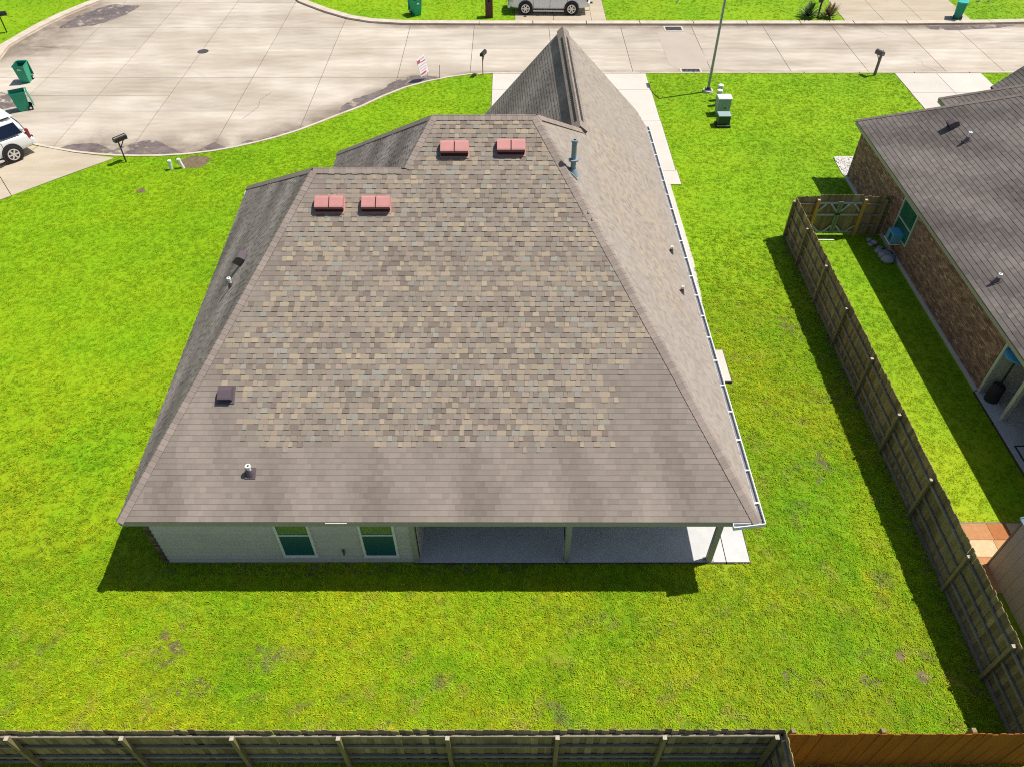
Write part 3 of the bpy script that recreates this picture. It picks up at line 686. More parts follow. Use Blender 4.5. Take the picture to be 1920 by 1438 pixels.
def pipe(par, p, n, h, r, mat, lab, lean=(0,0,0), world=True):
    p = V(p); top = p+V((0,0,h))+V(lean)
    m = MB(); m.cyl(p-V((0,0,.1)), top, r, r, 14, False); m.ring(top, (0,0,1), r*.6, r*1.25, -.07*min(1,h*3), 14)
    o = m.build('vent_pipe', mat, par, True); o['label'] = lab
    c = MB(); c.cyl(p+n*.0-V((0,0,.04)), p+V((0,0,min(.16,h*.6))), r*2.3, r*1.25, 14, False); a = n.cross(V((0,1,0))).normalized(); b = n.cross(a)
    c.obox(p+n*.026, a, b, n, (r*2.5,r*2.5,.003)); c.build('pipe_flashing', m_brown if mat is m_white else mat, o, True)
    cc = MB(); cc.cyl(top-V((0,0,.03)), top-V((0,0,.025)), r*.62, r*.62, 12); cc.build('pipe_bore', m_black, o, True)
    return o
pipe(house, (-6.47,11.56,3.2), n_rear, .30, .055, m_white, 'white plumbing pipe low on the back slope')
pipe(house, (-8.09,17.3,4.54), n_left, .32, .045, m_white, 'thin white pipe on the shaded left slope')
pipe(house, (5.35,20.75,3.30), n_right, .22, .035, m_white, 'upper small pipe near the right gutter')
pipe(house, (5.36,18.6,3.30), n_right, .24, .035, m_white, 'lower small pipe near the right gutter')
o = pipe(house, (1.74,19.05,7.18), n_right, 1.0, .072, m_lead, 'tall grey flue pipe beside the right hip')
MB().ring((1.74,19.05,7.62), (0,0,1), .073, .14, -.05, 14).build('storm_collar', m_lead, o, True)

# ------------------------------------------------------------------ neighbour house
NBO = (18.5, 22, 0)
nb = thing('house', 'right-hand neighbour house of brown brick under a dark shingle roof', 'house', NBO)
nA = V((15.29,31.66,2.6)); nZ = V((15.29,8.0,2.6)); rz_ = .6; nT = V((21.6,26.9,2.6+6.31*.6)); nTz = V((21.6,11.5,2.6+6.31*.6))
nB2 = V((27.9,31.66,2.6)); nB3 = V((27.9,8.0,2.6))
gA = V((19.83,33.85,2.6)); gI = V((19.83,28.1,5.324)); 
nhd = (nT-nA).normalized()
gT = gA+(V((4.5,-3.45,2.7))); gZ = V((19.83,31.66,2.6))
dk = MB()
for poly in ((nZ,nA,nT,nTz),(nA,nB2,nT),(nZ,nTz,nB3),(nB2,nB3,nTz,nT)):
    ps = [p-V((0,0,.03)) for p in poly]; dk.add(ps, [tuple(t) for t in tessellate_polygon([ps])])
nroof = dk.build('roof', m_deck, nb, True)
def col_nb(a, s, hi):
    st = .80+.2*math.sin(a*.55+s*1.1)*math.sin(a*.31-s*.8)+.12*math.sin(a*1.9+s*2.7)
    return vary(tuple(c*st for c in lq(152,141,133)), .15), hi and random.random() < .25
n_nb = roof_face(nb, nroof, (nZ,nA,nT,nTz), col_nb, 300, expo=.165, wide=(.12,.42), th=(.014,.018))
n_nbf = V((0,.77,1)).normalized()
ridge_caps(nroof, nA, nT, n_nb, n_nbf, lambda i: vary(lq(150,134,124), .1), wd=.14)
# garage wing in front, and its street-facing gable
gR = V((24.3,30.4,5.28)); g1 = MB()
for poly in ((V((19.83,29.0,2.6)),gA,gR,V((24.3,29.0,5.28))),(gA,V((28,33.85,2.6)),gR)):
    ps = [p-V((0,0,.03)) for p in poly]; g1.add(ps, [tuple(t) for t in tessellate_polygon([ps])])
groof = g1.build('garage_roof', m_deck, nb, True)
n_g = roof_face(nb, groof, (V((19.83,29.0,2.6)),gA,gR,V((24.3,29.0,5.28))), col_nb, 60, expo=.165, wide=(.12,.42), th=(.014,.018))
ridge_caps(groof, gA, gR, n_g, n_nbf, lambda i: vary(lq(150,134,124), .1), wd=.14)
pA = V((22.9,35.2,2.55)); pB = V((22.9,31.0,2.55)); pT = V((25.6,35.2,4.97)); pU = V((25.6,31.0,4.97))
g2 = MB()
for poly in ((pB,pA,pT,pU),(V((28.3,31,2.55)),V((28.3,35.2,2.55)),pT,pU)):
    ps = [p-V((0,0,.03)) for p in poly]; g2.add(ps, [tuple(t) for t in tessellate_polygon([ps])])
proof = g2.build('porch_roof', m_deck, nb, True)
roof_face(nb, proof, (pB,pA,pT,pU), col_nb, 0, expo=.165, wide=(.12,.42), th=(.014,.018))
nw = MB(); nw.box((15.545,17.42,0),(15.66,31.2,2.40)).box((15.545,31.1,0),(20.1,31.2,2.4)).box((20.1,31.2,0),(20.2,33.4,2.4)).box((20.1,33.3,0),(23.2,33.4,2.4)).box((23.1,33.4,0),(23.2,34.9,2.4)).box((23.1,34.8,0),(28.0,34.9,2.4)).box((27.4,9,0),(27.5,34.9,2.4)).box((18.6,9.0,0),(27.4,9.1,2.4))
nw.build('wall', m_wallbrick, nb, True)
bwall = MB().box((15.52,17.44,.16),(15.545,31.2,2.42)).build('brick_wall', m_mortar, nb, True)
MB().box((15.46,17.42,-.05),(15.6,31.22,.16)).build('foundation', m_patio, nb, True)
BC = [(c[0]*.78+.115, c[1]*.72+.055, c[2]*.72+.045) for c in ((.22,.15,.12),(.30,.20,.15),(.16,.115,.10),(.38,.26,.20),(.48,.36,.28),(.24,.18,.16),(.12,.09,.08),(.32,.22,.18))]
bfield = MB(); nparts = 0; lst = []
r = 0; z = .17
while z < 2.36:
    y = 17.45 + (0 if r % 2 else -.105)
    while y < 31.18:
        y0 = max(y, 17.45); y1 = min(y+.20, 31.18)
        if y1-y0 > .03 and not (24.5 < y1 and y0 < 25.95 and z+.065 > .78): lst.append((y0, y1, z))
        y += .21
    z += .0755; r += 1
lst.sort(key=lambda q: q[0]); bm_full = None
for i, (y0, y1, z) in enumerate(lst):
    pr = random.uniform(0, .006)
    if i < 300:
        c = random.choices(BC, [3,3,2,2,1,2,2,2])[0]
        m = MB().box((15.506-pr,y0,z),(15.53,y1,z+.065), vary(c,.15)); m.build('brick', m_brick, bwall, True)
    else: bfield.box((15.506-pr,y0,z),(15.53,y1,z+.065), vary(random.choices(BC, [3,3,2,2,1,2,2,2])[0],.15))
o = bfield.build('brick_courses', m_brick, bwall, True); o['kind'] = 'stuff'
fz = MB(); fz.box((15.30,8.0,2.42),(15.325,31.64,2.585)); fz.bar((15.31,31.64,2.50),(27.9,31.64,2.50),.025,.17); fz.bar((19.85,33.84,2.5),(28,33.84,2.5),.025,.17); fz.bar((19.85,31.7,2.5),(19.85,33.84,2.5),.025,.17); fz.bar((22.92,35.18,2.45),(25.6,35.18,4.87),.025,.17)
fz.build('fascia', m_trim, nb, True)
MB().prism([(15.33,8.02),(15.33,31.62),(19.9,31.62),(19.9,33.8),(23,33.8),(23,35.1),(27.8,35.1),(27.8,8.02)], 2.405, 2.418).build('soffit', m_trim, nb, True)
wf = MB(); x0, x1 = 15.47, 15.53
wf.box((x0,24.55,.80),(x1,24.61,2.25)).box((x0,25.84,.80),(x1,25.9,2.25)).box((x0,24.61,.80),(x1,25.84,.85)).box((x0,24.61,2.2),(x1,25.84,2.25)).box((x0+.01,24.61,1.42),(x1,25.84,1.47))
wn = wf.build('window', m_cream, nb, True)
MB().box((15.505,24.61,1.47),(15.515,25.84,2.2)).build('pane', m_glass, wn, True); MB().box((15.5,24.61,.85),(15.51,25.84,1.42)).build('pane', m_glass, wn, True)
MB().box((15.55,17.34,.08),(18.6,17.42,2.4)).build('patio_side_wall', m_cream, nb, True)
MB().box((18.6,9.0,.08),(18.7,17.42,2.4)).build('patio_back_wall', m_cream, nb, True)
MB().box((15.52,17.32,.08),(15.62,17.45,2.4)).build('corner_strip', m_cream, nb, True)
for y in (16.15, 12.4): bevel(MB().box((15.70,y-.07,.08),(15.86,y+.07,2.4)).build('patio_post', m_cream, nb, True), .008, 1)
slabs('patio', [rect(15.44,16.0,18.55,17.4-gp_), rect(15.44,13.2,18.55,16.0-gp_), rect(15.44,9,18.55,13.2-gp_)], m_patio, .08, 'shaded patio slab of the right-hand neighbour')
fr = frame((17.62,28.27,3.99), n_nb, (0,1,0)); bs = MB(); bs.obox(fr[0]+fr[3]*.02, fr[1], fr[2], fr[3], (.2,.2,.004)); vt = bs.build('roof_vent', m_brown, nb, True)
hm = MB(); hood(hm, fr, -.17, .17, -.19, .19, .27); hm.build('hood', m_brown, vt, True)
pipe(nb, (17.62,27.05,4.0), n_nb, .36, .055, m_white, 'upper pale pipe on the neighbour roof'); pipe(nb, (15.86,19.6,2.94), n_nb, .30, .05, m_white, 'lower pale pipe on the neighbour roof')
# window air conditioner
ac = thing('air_conditioner', 'blue-looking window air conditioner on the neighbour brick wall', 'air conditioner', (15.3,25.22,.72))
bevel(MB().box((-.22,-.26,0),(.2,.26,.40)).build('casing', m_bluebox, ac), .015, 2)
gm = MB()
for i in range(7): gm.box((-.232,-.21,.05+i*.045),(-.221,.02,.07+i*.045))
gm.build('grille', m_blackp, ac); MB().bar((.18,-.3,-.03),(-.24,-.3,-.03),.03,.03).bar((.18,.3,-.03),(-.24,.3,-.03),.03,.03).bar((-.24,-.3,-.03),(-.24,.3,-.03),.03,.03).build('bracket', m_white, ac)
# patio heater
ph = thing('patio_heater', 'patio heater with domed top coloured by its blue reflection at the neighbour patio corner', 'patio heater', (15.80,17.02,.08))
MB().cyl((0,0,.0),(0,0,.62),.22,.20,20).cyl((0,0,.62),(0,0,.68),.20,.10,20).build('tank_housing', m_blackp, ph); MB().cyl((0,0,.6),(0,0,1.75),.035,.035,10).build('pole', m_black, ph)
MB().cyl((0,0,1.72),(0,0,1.92),.09,.11,14).build('burner', m_galv, ph)
dm = MB(); rings = []
for r, z in ((.42,1.92),(.40,1.955),(.30,2.01),(.16,2.05),(.03,2.065)): rings.append([(r*math.cos(2*math.pi*i/24), r*math.sin(2*math.pi*i/24), z) for i in range(24)])
dm.loft(rings); dm.smooth = True; dm.build('dome', m_blue, ph)
# potted plant and mat on that patio
pt = thing('potted_plant', 'dark leafy plant in a pot on the neighbour patio', 'plant', (16.25,15.2,.08))
MB().cyl((0,0,0),(0,0,.34),.17,.23,16).build('pot', m_blackp, pt)
lf = MB()
for i in range(90):
    a = random.uniform(0,6.28); el = random.uniform(.1,1.3); rr = random.uniform(.12,.42); p = V((math.cos(a)*math.cos(el)*rr, math.sin(a)*math.cos(el)*rr, .36+math.sin(el)*rr))
    dd = V((random.uniform(-1,1),random.uniform(-1,1),random.uniform(-.4,.6))).normalized(); s2 = dd.orthogonal().normalized()*.035
    lf.add([p-s2, p+dd*.09, p+s2, p-dd*.07], [(0,1,2,3)])
lf.build('leaves', m_leaf, pt)
mt = thing('door_mat', 'black edged mat lying on the neighbour patio slab', 'mat', (15.95,14.6,.08))
MB().box((-.3,-.4,.0),(.3,.4,.012)).build('pad', m_patio, mt); bf = MB(); bf.box((-.33,-.43,0),(-.29,.43,.02)).box((.29,-.43,0),(.33,.43,.02)).box((-.29,-.43,0),(.29,-.39,.02)).box((-.29,.39,0),(.29,.43,.02)); bf.build('border', m_blackp, mt)

# ------------------------------------------------------------------ fences
PK = {}
def picket_mesh(h, mat, wd=.149, th=.016):
    k = (h, mat.name)
    if k not in PK:
        c = .03; m = MB(); pr = [(-wd/2,0),(wd/2,0),(wd/2,h-c),(wd/2-c,h),(-wd/2+c,h),(-wd/2,h-c)]
        m.loft([[(x,-th/2,z) for x, z in pr],[(x,th/2,z) for x, z in pr]]); PK[k] = m.mesh('picket', mat)
    return PK[k]
def fence_run(root, p0, p1, h, side, mat, pmat, posts, rails, kick=True, poffs=.10, post_h=None, postcap=True, rmat=None, skip=None):
    """pickets on the line p0-p1; rails and posts on its `side` (left of travel = +1)"""
    p0 = V(p0); p1 = V(p1); d = p1-p0; Ln = d.length; d /= Ln; nrm = V((-d.y, d.x))*side; ang = math.atan2(d.y, d.x); base = root.location
    n = int(Ln/.146); me = picket_mesh(h, mat)
    for i in range(n):
        t = (i+.5)*Ln/n
        if skip and skip[0] < t < skip[1]: continue
        q = p0+d*t; o = link('picket', me, root, (q.x-base.x, q.y-base.y, .03+random.uniform(-.028,.02)-base.z))
        o.rotation_euler = (random.uniform(-.006,.006), random.uniform(-.003,.003), ang+random.uniform(-.02,.02)); off = nrm*((-.0045 if i % 2 else .0045)); o.location.x += off.x; o.location.y += off.y
    segs = [(0, Ln)] if not skip else [(0, skip[0]), (skip[1], Ln)]
    for z in rails:
        for a, b in segs:
            k = max(1, round((b-a)/2.4))
            for j in range(k):
                s0 = p0+d*(a+(b-a)*j/k+.004)+nrm*.042; s1 = p0+d*(a+(b-a)*(j+1)/k-.004)+nrm*.042
                MB().bar((s0.x,s0.y,z),(s1.x,s1.y,z),.05,.085).build('rail', rmat or m_rail, root, True)
    if kick:
        for a, b in segs:
            k = max(1, round((b-a)/2.4))
            for j in range(k):
                s0 = p0+d*(a+(b-a)*j/k+.004)+nrm*.03; s1 = p0+d*(a+(b-a)*(j+1)/k-.004)+nrm*.036
                MB().bar((s0.x,s0.y,.08),(s1.x,s1.y,.08),.035,.15).build('kick_board', rmat or m_rail, root, True)
    for t in posts:
        q = p0+d*t+nrm*poffs; hh = (post_h or h-.1)+random.uniform(-.02,.02)
        m = MB(); dx = V((d.x,d.y,0)); dn = V((nrm.x,nrm.y,0)); m.obox((q.x,q.y,hh/2-.05), dx, dn, (0,0,1), (.045,.045,hh/2+.05)); o = m.build('post', pmat, root, True)
        if postcap: MB().obox((q.x,q.y,hh+.003), dx, dn, (0,0,1), (.044,.044,.003)).build('post_end', m_postcap, o, True)
FR = thing('wooden_fence', 'long weathered picket fence along the right side of the yard', 'fence', (11.5,16,0))
fence_run(FR, (11.5,5.88), (11.5,26.56), 1.82, 1, m_fence, m_post, [a-5.88 for a in (26.42,24.5,22.1,19.72,17.22,14.85,12.47,10.09,7.75,6.0)], (.5,.98,1.5))
FC = thing('wooden_fence', 'short cross fence from the long fence to the neighbour wall', 'fence', (13.4,26.6,0))
fence_run(FC, (15.46,26.62), (11.55,26.62), 1.82, 1, m_fence, m_post, [.3], (.5,.98,1.5), kick=False, skip=(1.20,3.05))
for x in (12.42, 14.33):
    o = MB().box((x-.055,26.46,-.05),(x+.055,26.57,1.74)).build('gate_post', m_newpost, FC, True)
    MB().box((x-.054,26.461,1.74),(x+.054,26.569,1.746)).build('post_end', m_postcap, o, True)
GT = thing('gate', 'wooden double gate with pale braces between two yellow posts', 'gate', (13.37,26.62,0))
for i in range(12): link('picket', picket_mesh(1.82, m_fence), GT, (-.83+i*.148, 0, .07+random.uniform(0,.03)))
gf = MB()
def lbar(mb, x0, z0, x1, z1, wd, dy): mb.bar((x0,dy,z0),(x1,dy,z1),.035,wd,up=(0,-1,0) if False else (0,0,1)) if abs(x1-x0) > 1e-3 else mb.box((x0-wd/2,dy-.018,min(z0,z1)),(x0+wd/2,dy+.018,max(z0,z1)))
for z in (.18,1.0,1.55): m = MB(); lbar(m, -.88, z, .88, z, .085, -.03); m.build('gate_rail', m_brace, GT)
for x in (-.06,.05): m = MB(); lbar(m, x, .12, x, 1.62, .09, -.07); m.build('centre_stile', m_greenpost, GT)
for sx in (-1,1):
    for (xa, za, xb, zb) in ((.10,1.2,.36,1.5),(.58,1.5,.86,1.2),(.10,.5,.36,.22),(.58,.22,.86,.5)):
        m = MB(); m.bar((sx*xa,-.075,za),(sx*xb,-.075,zb),.03,.075); m.build('brace', m_brace, GT)
MB().box((-.1,-.10,1.02),(.1,-.085,1.09)).build('latch', m_black, GT)
FB = thing('wooden_fence', 'dark weathered fence across the bottom of the back yard with a corner return', 'fence', (-3.5,5.88,0))
fence_run(FB, (-15.4,5.9), (5.70,5.9), 1.80, -1, m_fence, m_post, [a+15.4 for a in (-15.3,-12.95,-10.53,-8.14,-5.84,-3.62,-1.34,.96,3.2,5.55)], (.42,1.0,1.58), post_h=1.68, poffs=.11)
fence_run(FB, (5.72,5.9), (5.72,2.2), 1.80, -1, m_fence, m_post, [2.3], (.42,1.0,1.58), post_h=1.68)
FO = thing('wooden_fence', 'newer orange cedar fence at the bottom right corner', 'fence', (8.6,5.78,0))
fence_run(FO, (5.76,5.80), (11.6,5.80), 1.80, 1, m_cedar, m_post, [.16,2.05,3.95], (.42,1.0,1.5), post_h=1.72, poffs=.12, kick=False, rmat=m_cedar, postcap=False)
hs = MB(); hs.tube([(5.83+.32*math.sin(a)*1.0, 5.70-.06*math.sin(a*1.2), .62-.55*(1-math.cos(a))*.9) for a in [i*.16 for i in range(10)]], .014)
tag(hs.build('hose', m_hose), 'thin pale hose hanging on the orange fence', 'hose')
stk = MB().cyl((12.55,26.22,.03),(13.45,26.2,.03),.025,.025,8); tag(stk.build('pipe', m_white), 'loose white pipe lying on the grass by the gate', 'pipe')

# ------------------------------------------------------------------ shed and paver patio
pv = MB().prism(rect(11.6,10.0,14.7,12.26), -.05, .012); pav = struct('paver_patio', pv, m_mortar, label='terracotta paver patio between the right fence and the shed')
PC = [tuple(x*.75 for x in lin(*c)) for c in ((214,162,112),(234,204,160),(194,124,72),(224,180,132),(208,150,100))]
yy = 10.02; rI = 0
while yy < 12.2:
    xx = 11.62-(.3 if rI % 2 else 0); hh = .55
    while xx < 14.66:
        wd = random.choice((.55,.75,.55,.9)); a0 = max(xx,11.62); a1 = min(xx+wd-.012, 14.66)
        if a1-a0 > .05: MB().box((a0,yy,0.0),(a1,min(yy+hh-.012,12.22),.03), random.choice(PC)).build('paver', m_paver, pav)
        xx += wd
    yy += hh; rI += 1
sh = thing('shed', 'grey panelled shed behind the fence at the lower right edge', 'shed', (14.6,8.5,0))
MB().box((13.0,6.4,0),(16.4,10.85,2.02)).build('core', m_blackp, sh, True)
y = 6.4
while y < 10.82:
    MB().box((12.96,y+.004,.02),(12.998,min(y+.296,10.85),2.05)).build('wall_panel', m_shed, sh, True); y += .30
x = 13.0
while x < 16.3: MB().box((x+.004,10.852,.02),(x+.296,10.885,2.05)).build('wall_panel', m_shed, sh, True); x += .30
MB().box((12.95,10.855,.0),(13.0,10.91,2.06)).build('corner_strip', m_brown, sh, True)  # narrow dark brown strip down the shed corner
rf = MB(); rf.add([(12.92,6.3,2.06),(12.92,10.98,2.06),(14.7,10.98,2.95),(14.7,6.3,2.95),(16.5,10.98,2.06),(16.5,6.3,2.06),(12.92,6.3,2.03),(12.92,10.98,2.03),(16.5,10.98,2.03),(16.5,6.3,2.03)], [(0,1,2,3)[::-1],(3,2,4,5)[::-1],(0,6,7,1),(4,8,9,5),(1,7,8,4,2),(0,3,5,9,6)])
srf = rf.build('roof', m_shedroof, sh, True)
for i in range(12):
    yb = 6.35+i*.42; MB().bar((12.92,yb,2.075),(14.7,yb,2.965),.03,.03).build('roof_rib', m_shedroof, srf, True)

# ------------------------------------------------------------------ stones
for i, (x, y, s) in enumerate(((14.86,26.15,.13),(15.0,25.95,.15),(14.82,25.82,.12),(15.12,25.55,.14),(14.98,25.32,.17),(15.2,25.1,.22),(15.28,24.85,.2),(15.02,25.02,.2),(15.1,24.7,.24))):
    m = MB(); rings = []
    for k in range(5):
        ph_ = -math.pi/2+math.pi*(k+.5)/5
        rings.append([(s*math.cos(ph_)*math.cos(j*math.pi/4)*random.uniform(.8,1.15)*1.1, s*math.cos(ph_)*math.sin(j*math.pi/4)*random.uniform(.8,1.15), s*.7*math.sin(ph_)) for j in range(8)])
    m.loft(rings); m.smooth = True; o = m.build('rock', m_stone); o.location = (x, y, s*.5)
    tag(o, ('small pale rock at the gate end of the heap by the brick wall','second pale rock from the gate end of the heap','smallest rock on the lawn side of the heap','fourth rock from the gate end of the heap','middle rock of the heap by the brick wall','large rock against the brick wall in the heap','rock wedged against the wall behind the largest one','rock on the lawn side just before the largest one','largest pale rock at the near end of the heap')[i], 'rock', 'rocks heaped by the neighbour wall')
bed = MB().prism([(15.5,33.0),(15.7,33.2),(16.5,33.2),(16.5,31.25),(15.5,31.25),(15.46,31.6)], -.02, .03); struct('gravel_bed', bed, m_gravel, label='white gravel bed at the front corner of the neighbour house')
gv = MB()
for i in range(420):
    x = random.uniform(15.52,16.45); y = random.uniform(31.3,33.12); s = random.uniform(.02,.045); a = random.uniform(0,3)
    gv.obox((x,y,.04), (math.cos(a),math.sin(a),0.2), (-math.sin(a),math.cos(a),0), (-.2*math.cos(a),-.2*math.sin(a),1), (s,s*.8,s*.6))
tag(gv.build('gravel', m_gravel), kind='stuff')

# ------------------------------------------------------------------ bins
def make_bin(label, loc, rz, lid_open=True, lidmat=None, marks=True):
    b = thing('wheelie_bin', label, 'bin', loc, rz, 'green wheeled bins put out by the street')
    h = 1.0
    def rr(wx, wy, z, y0=0): return [(-wx,-wy+y0,z),(wx,-wy+y0,z),(wx,wy+y0,z),(-wx,wy+y0,z)]
    m = MB(); m.loft([rr(.22,.25,.03,.02),rr(.24,.30,.3),rr(.285,.36,h-.06),rr(.31,.385,h-.05),rr(.31,.385,h)], cap=False); m.add(rr(.22,.25,.03,.02), [(3,2,1,0)])
    bevel(m.build('body', m_bin, b), .02, 2)
    i = MB(); i.loft([rr(.285,.36,h),rr(.27,.34,h-.1),rr(.20,.25,.12,.02)], cap=False); i.add(rr(.20,.25,.12,.02), [(0,1,2,3)]); i.add([*rr(.31,.385,h+.002),*rr(.285,.36,h+.002)], [(0,1,5,4),(1,2,6,5),(2,3,7,6),(3,0,4,7)])
    i.build('inside', m_binin, b)
    m = MB(); m.tube([(-.25,.40,h-.03),(-.22,.47,h-.0),(.22,.47,h-.0),(.25,.40,h-.03)], .018); m.build('handle', m_bin, b)
    for sx in (-1,1):
        wm = MB(); wm.cyl((sx*.22,.32,.12),(sx*.28,.32,.12),.12,.12,18); wo = wm.build('wheel', m_rubber, b)
        MB().cyl((sx*.281,.32,.12),(sx*.286,.32,.12),.06,.06,14).build('hub', m_white, wo)
    if lid_open:
        m = MB(); m.obox((0,.475,h-.40), (1,0,0), (0,.10,-1), (0,1,.10), (.30,.40,.018)); bevel(m.build('lid', lidmat or m_bin, b), .01, 2)
    else:
        m = MB(); m.loft([rr(.32,.40,h+.01),rr(.32,.40,h+.04),rr(.24,.31,h+.075)], cap=True); m.build('lid', lidmat or m_bin, b)
    if marks:
        m = MB(); yf = lambda z: -.36+(.86-z)*.05*1.0-.012
        m.add([(-.10,yf(.74),.74),(.12,yf(.74),.74),(.12,yf(.765),.765),(-.10,yf(.765),.765)], [(0,1,2,3)])
        for x0 in (-.06,.02): m.add([(x0-.05,yf(.78),.78),(x0+.06,yf(.78),.78),(x0+.01,yf(.86),.86)], [(0,1,2)])
        m.build('printed_emblem', m_white, b)
    return b
make_bin('open green bin on the street, upper of the two at the left edge', (-27.3,42.0,ZS), R_(8))
make_bin('open green bin on the street just behind the left SUV', (-25.85,38.5,ZS), R_(-60))
b3 = make_bin('green bin standing on the far lawn left of the brick mailbox', (-6.2,52.0,0), R_(35), lid_open=True, lidmat=m_teal)
b4 = make_bin('bin with a closed teal lid on the driveway at the upper right', (29.1,51.35,.02), R_(155), lid_open=False, lidmat=m_teal, marks=False)

# ------------------------------------------------------------------ mailboxes
def make_mailbox(label, loc, rz, h=1.1, bw=.09, bl=.27, bh=.2, mat=None, post=.05, double=False, brace=True):
    mat = mat or m_black
    o = thing('mailbox', label, 'mailbox', loc, rz, 'mailboxes on posts along the kerb')
    m = MB()
    for x in ((-.07,.07) if double else (0,)): m.box((x-post/2,-post/2,-.1),(x+post/2,post/2,h))
    m.build('post', mat, o)
    prof = [(-bw,0),(bw,0)]+[(bw*math.cos(a), bh*.55+bw*1.0*math.sin(a)) for a in [i*math.pi/8 for i in range(9)]]
    m = MB(); m.loft([[(x,-bl+.12,h+z) for x, z in prof],[(x,bl+.12,h+z) for x, z in prof]]); m.build('box', mat, o)
    m = MB(); m.loft([[(x*1.06,bl+.121,h-.005+z*1.04) for x, z in prof],[(x*1.06,bl+.137,h-.005+z*1.04) for x, z in prof]]); m.build('door', mat, o)
    MB().box((bw+.001,.05,h+.06),(bw+.012,.09,h+.24)).build('flag', m_tail if mat is m_black else mat, o)
    if brace:
        MB().bar((0,.03,h-.32),(0,.27,h-.02),.035,.035).build('brace', mat, o)
    return o
make_mailbox('black mailbox on a post where the left driveway meets the lawn', (-18.35,32.75,0), R_(-38), 1.06, .115, .30, .23)
make_mailbox('slim black mailbox on a thin post left of the near driveway', (-1.58,42.55,0), R_(-20), 1.1, .10, .27, .2, post=.035)
make_mailbox('brown timber mailbox on the kerb right of the street lamp', (20.7,42.5,0), R_(25), 1.12, .12, .24, .22, mat=m_brown, post=.11, brace=True)
make_mailbox('black mailbox on two thin posts at the top left corner', (-31.7,49.0,0), R_(-70), 1.0, .12, .3, .22, post=.035, double=True, brace=False)
make_mailbox('black mailbox rising out of the yucca clump over the street', (20.05,51.45,0), R_(150), 1.05, .13, .3, .24, post=.10)
bk = thing('mailbox', 'brick pillar mailbox with an arched top on the far lawn', 'mailbox', (-1.40,51.62,0))
core = MB().box((-.225,-.225,0),(.225,.225,1.12)).build('pillar', m_mortar, bk)
bx = {}
for rI in range(15):
    z = .01+rI*.074
    for side in range(4):
        for c in ((-.12,.12) if rI % 2 else (-.18,0,.18)):
            hw = .112 if rI % 2 else (.052 if c else .112)
            dx = V((1,0,0)) if side % 2 == 0 else V((0,1,0)); dn = V((0,-1,0)) if side == 0 else V((1,0,0)) if side == 1 else V((0,1,0)) if side == 2 else V((-1,0,0))
            k = (round(hw,3), side % 2)
            if k not in bx: bx[k] = MB().box((-hw if side % 2 == 0 else -.02, -.02 if side % 2 == 0 else -hw, 0),(hw if side % 2 == 0 else .02, .02 if side % 2 == 0 else hw, .064)).mesh('brick', m_brickred)
            link('brick', bx[k], core, dx*c+dn*.218+V((0,0,z)))
ar = MB(); pr = [(.235*math.cos(a), .235*math.sin(a)*.8) for a in [i*math.pi/12 for i in range(13)]]
ar.loft([[(x,-.235,1.12+z) for x, z in pr],[(x,.235,1.12+z) for x, z in pr]]); ar.build('arched_top', m_brickred, bk)
MB().box((-.085,-.242,.86),(.085,-.236,1.08)).cyl((0,-.242,1.08),(0,-.236,1.08),.085,.085,16).build('mail_slot', m_black, bk)
# yucca clumps
def yucca(x, y, n, mat, lab, ln):
    m = MB()
    for i in range(n):
        a = random.uniform(0,6.283); el = random.uniform(.15,1.35); d = V((math.cos(a)*math.cos(el), math.sin(a)*math.cos(el), math.sin(el))); s = d.cross(V((0,0,1))).normalized()*.036
        k = ln*random.uniform(.7,1.1); p1 = d*k*.6+V((0,0,.1)); p2 = d*k+V((0,0,.1-.12*math.cos(el)))
        m.add([-s*.8+V((0,0,.06)), s*.8+V((0,0,.06)), p1+s, p1-s, p2], [(0,1,2,3),(3,2,4)])
    o = m.build('yucca_plant', mat); o.location = (x,y,0); tag(o, lab, 'plant', 'yuccas round the far mailbox')
yucca(19.5,51.55,110,m_yucca,'green yucca left of the far mailbox post',1.0); yucca(20.8,51.5,120,m_yucca2,'browner yucca right of the far mailbox post',1.0)

# ------------------------------------------------------------------ yard sign, stake
sg = thing('yard_sign', 'tilted white yard sign with pink print at the lawn edge', 'sign', (-4.78,42.15,0), R_(18))
t = V((-.12,0,1)).normalized()*1.0
fa = V((.80,.60,0)); tn = V((-.20,.06,.98)).normalized(); fa = (fa-tn*fa.dot(tn)).normalized(); nn = fa.cross(tn)
if nn.y > 0: nn = -nn
c0 = tn*.72
MB().obox(c0, fa, tn, nn, (.34,.48,.008)).build('panel', m_signw, sg)
def mark(u0, u1, v0, v1, mat, name): MB().obox(c0+fa*(u0+u1)/2+tn*(v0+v1)/2+nn*.011, fa, tn, nn, ((u1-u0)/2,(v1-v0)/2,.002)).build(name, mat, sg)
mark(-.34,-.06,.22,.40,m_signr,'print_block'); mark(.0,.30,.34,.42,m_signp,'print_bar'); mark(-.02,.32,.18,.24,m_signr,'print_bar'); mark(-.30,.30,.04,.09,m_signp,'print_bar'); mark(-.28,.26,-.10,-.06,m_signp,'print_bar'); mark(-.20,.24,-.24,-.18,m_signp,'print_bar'); mark(-.30,.16,-.42,-.32,m_signr,'print_bar')
for u in (-.2,.2): MB().cyl(fa*u+V((0,0,-.05)), c0+fa*u-tn*.5, .012, .012, 6).build('stake', m_galv, sg)
st = thing('marker_stake', 'thin dark stake right of the yard sign', 'stake', (-4.02,42.1,0)); MB().cyl((0,0,-.05),(.05,.02,.75),.014,.014,6).build('rod', m_black, st)

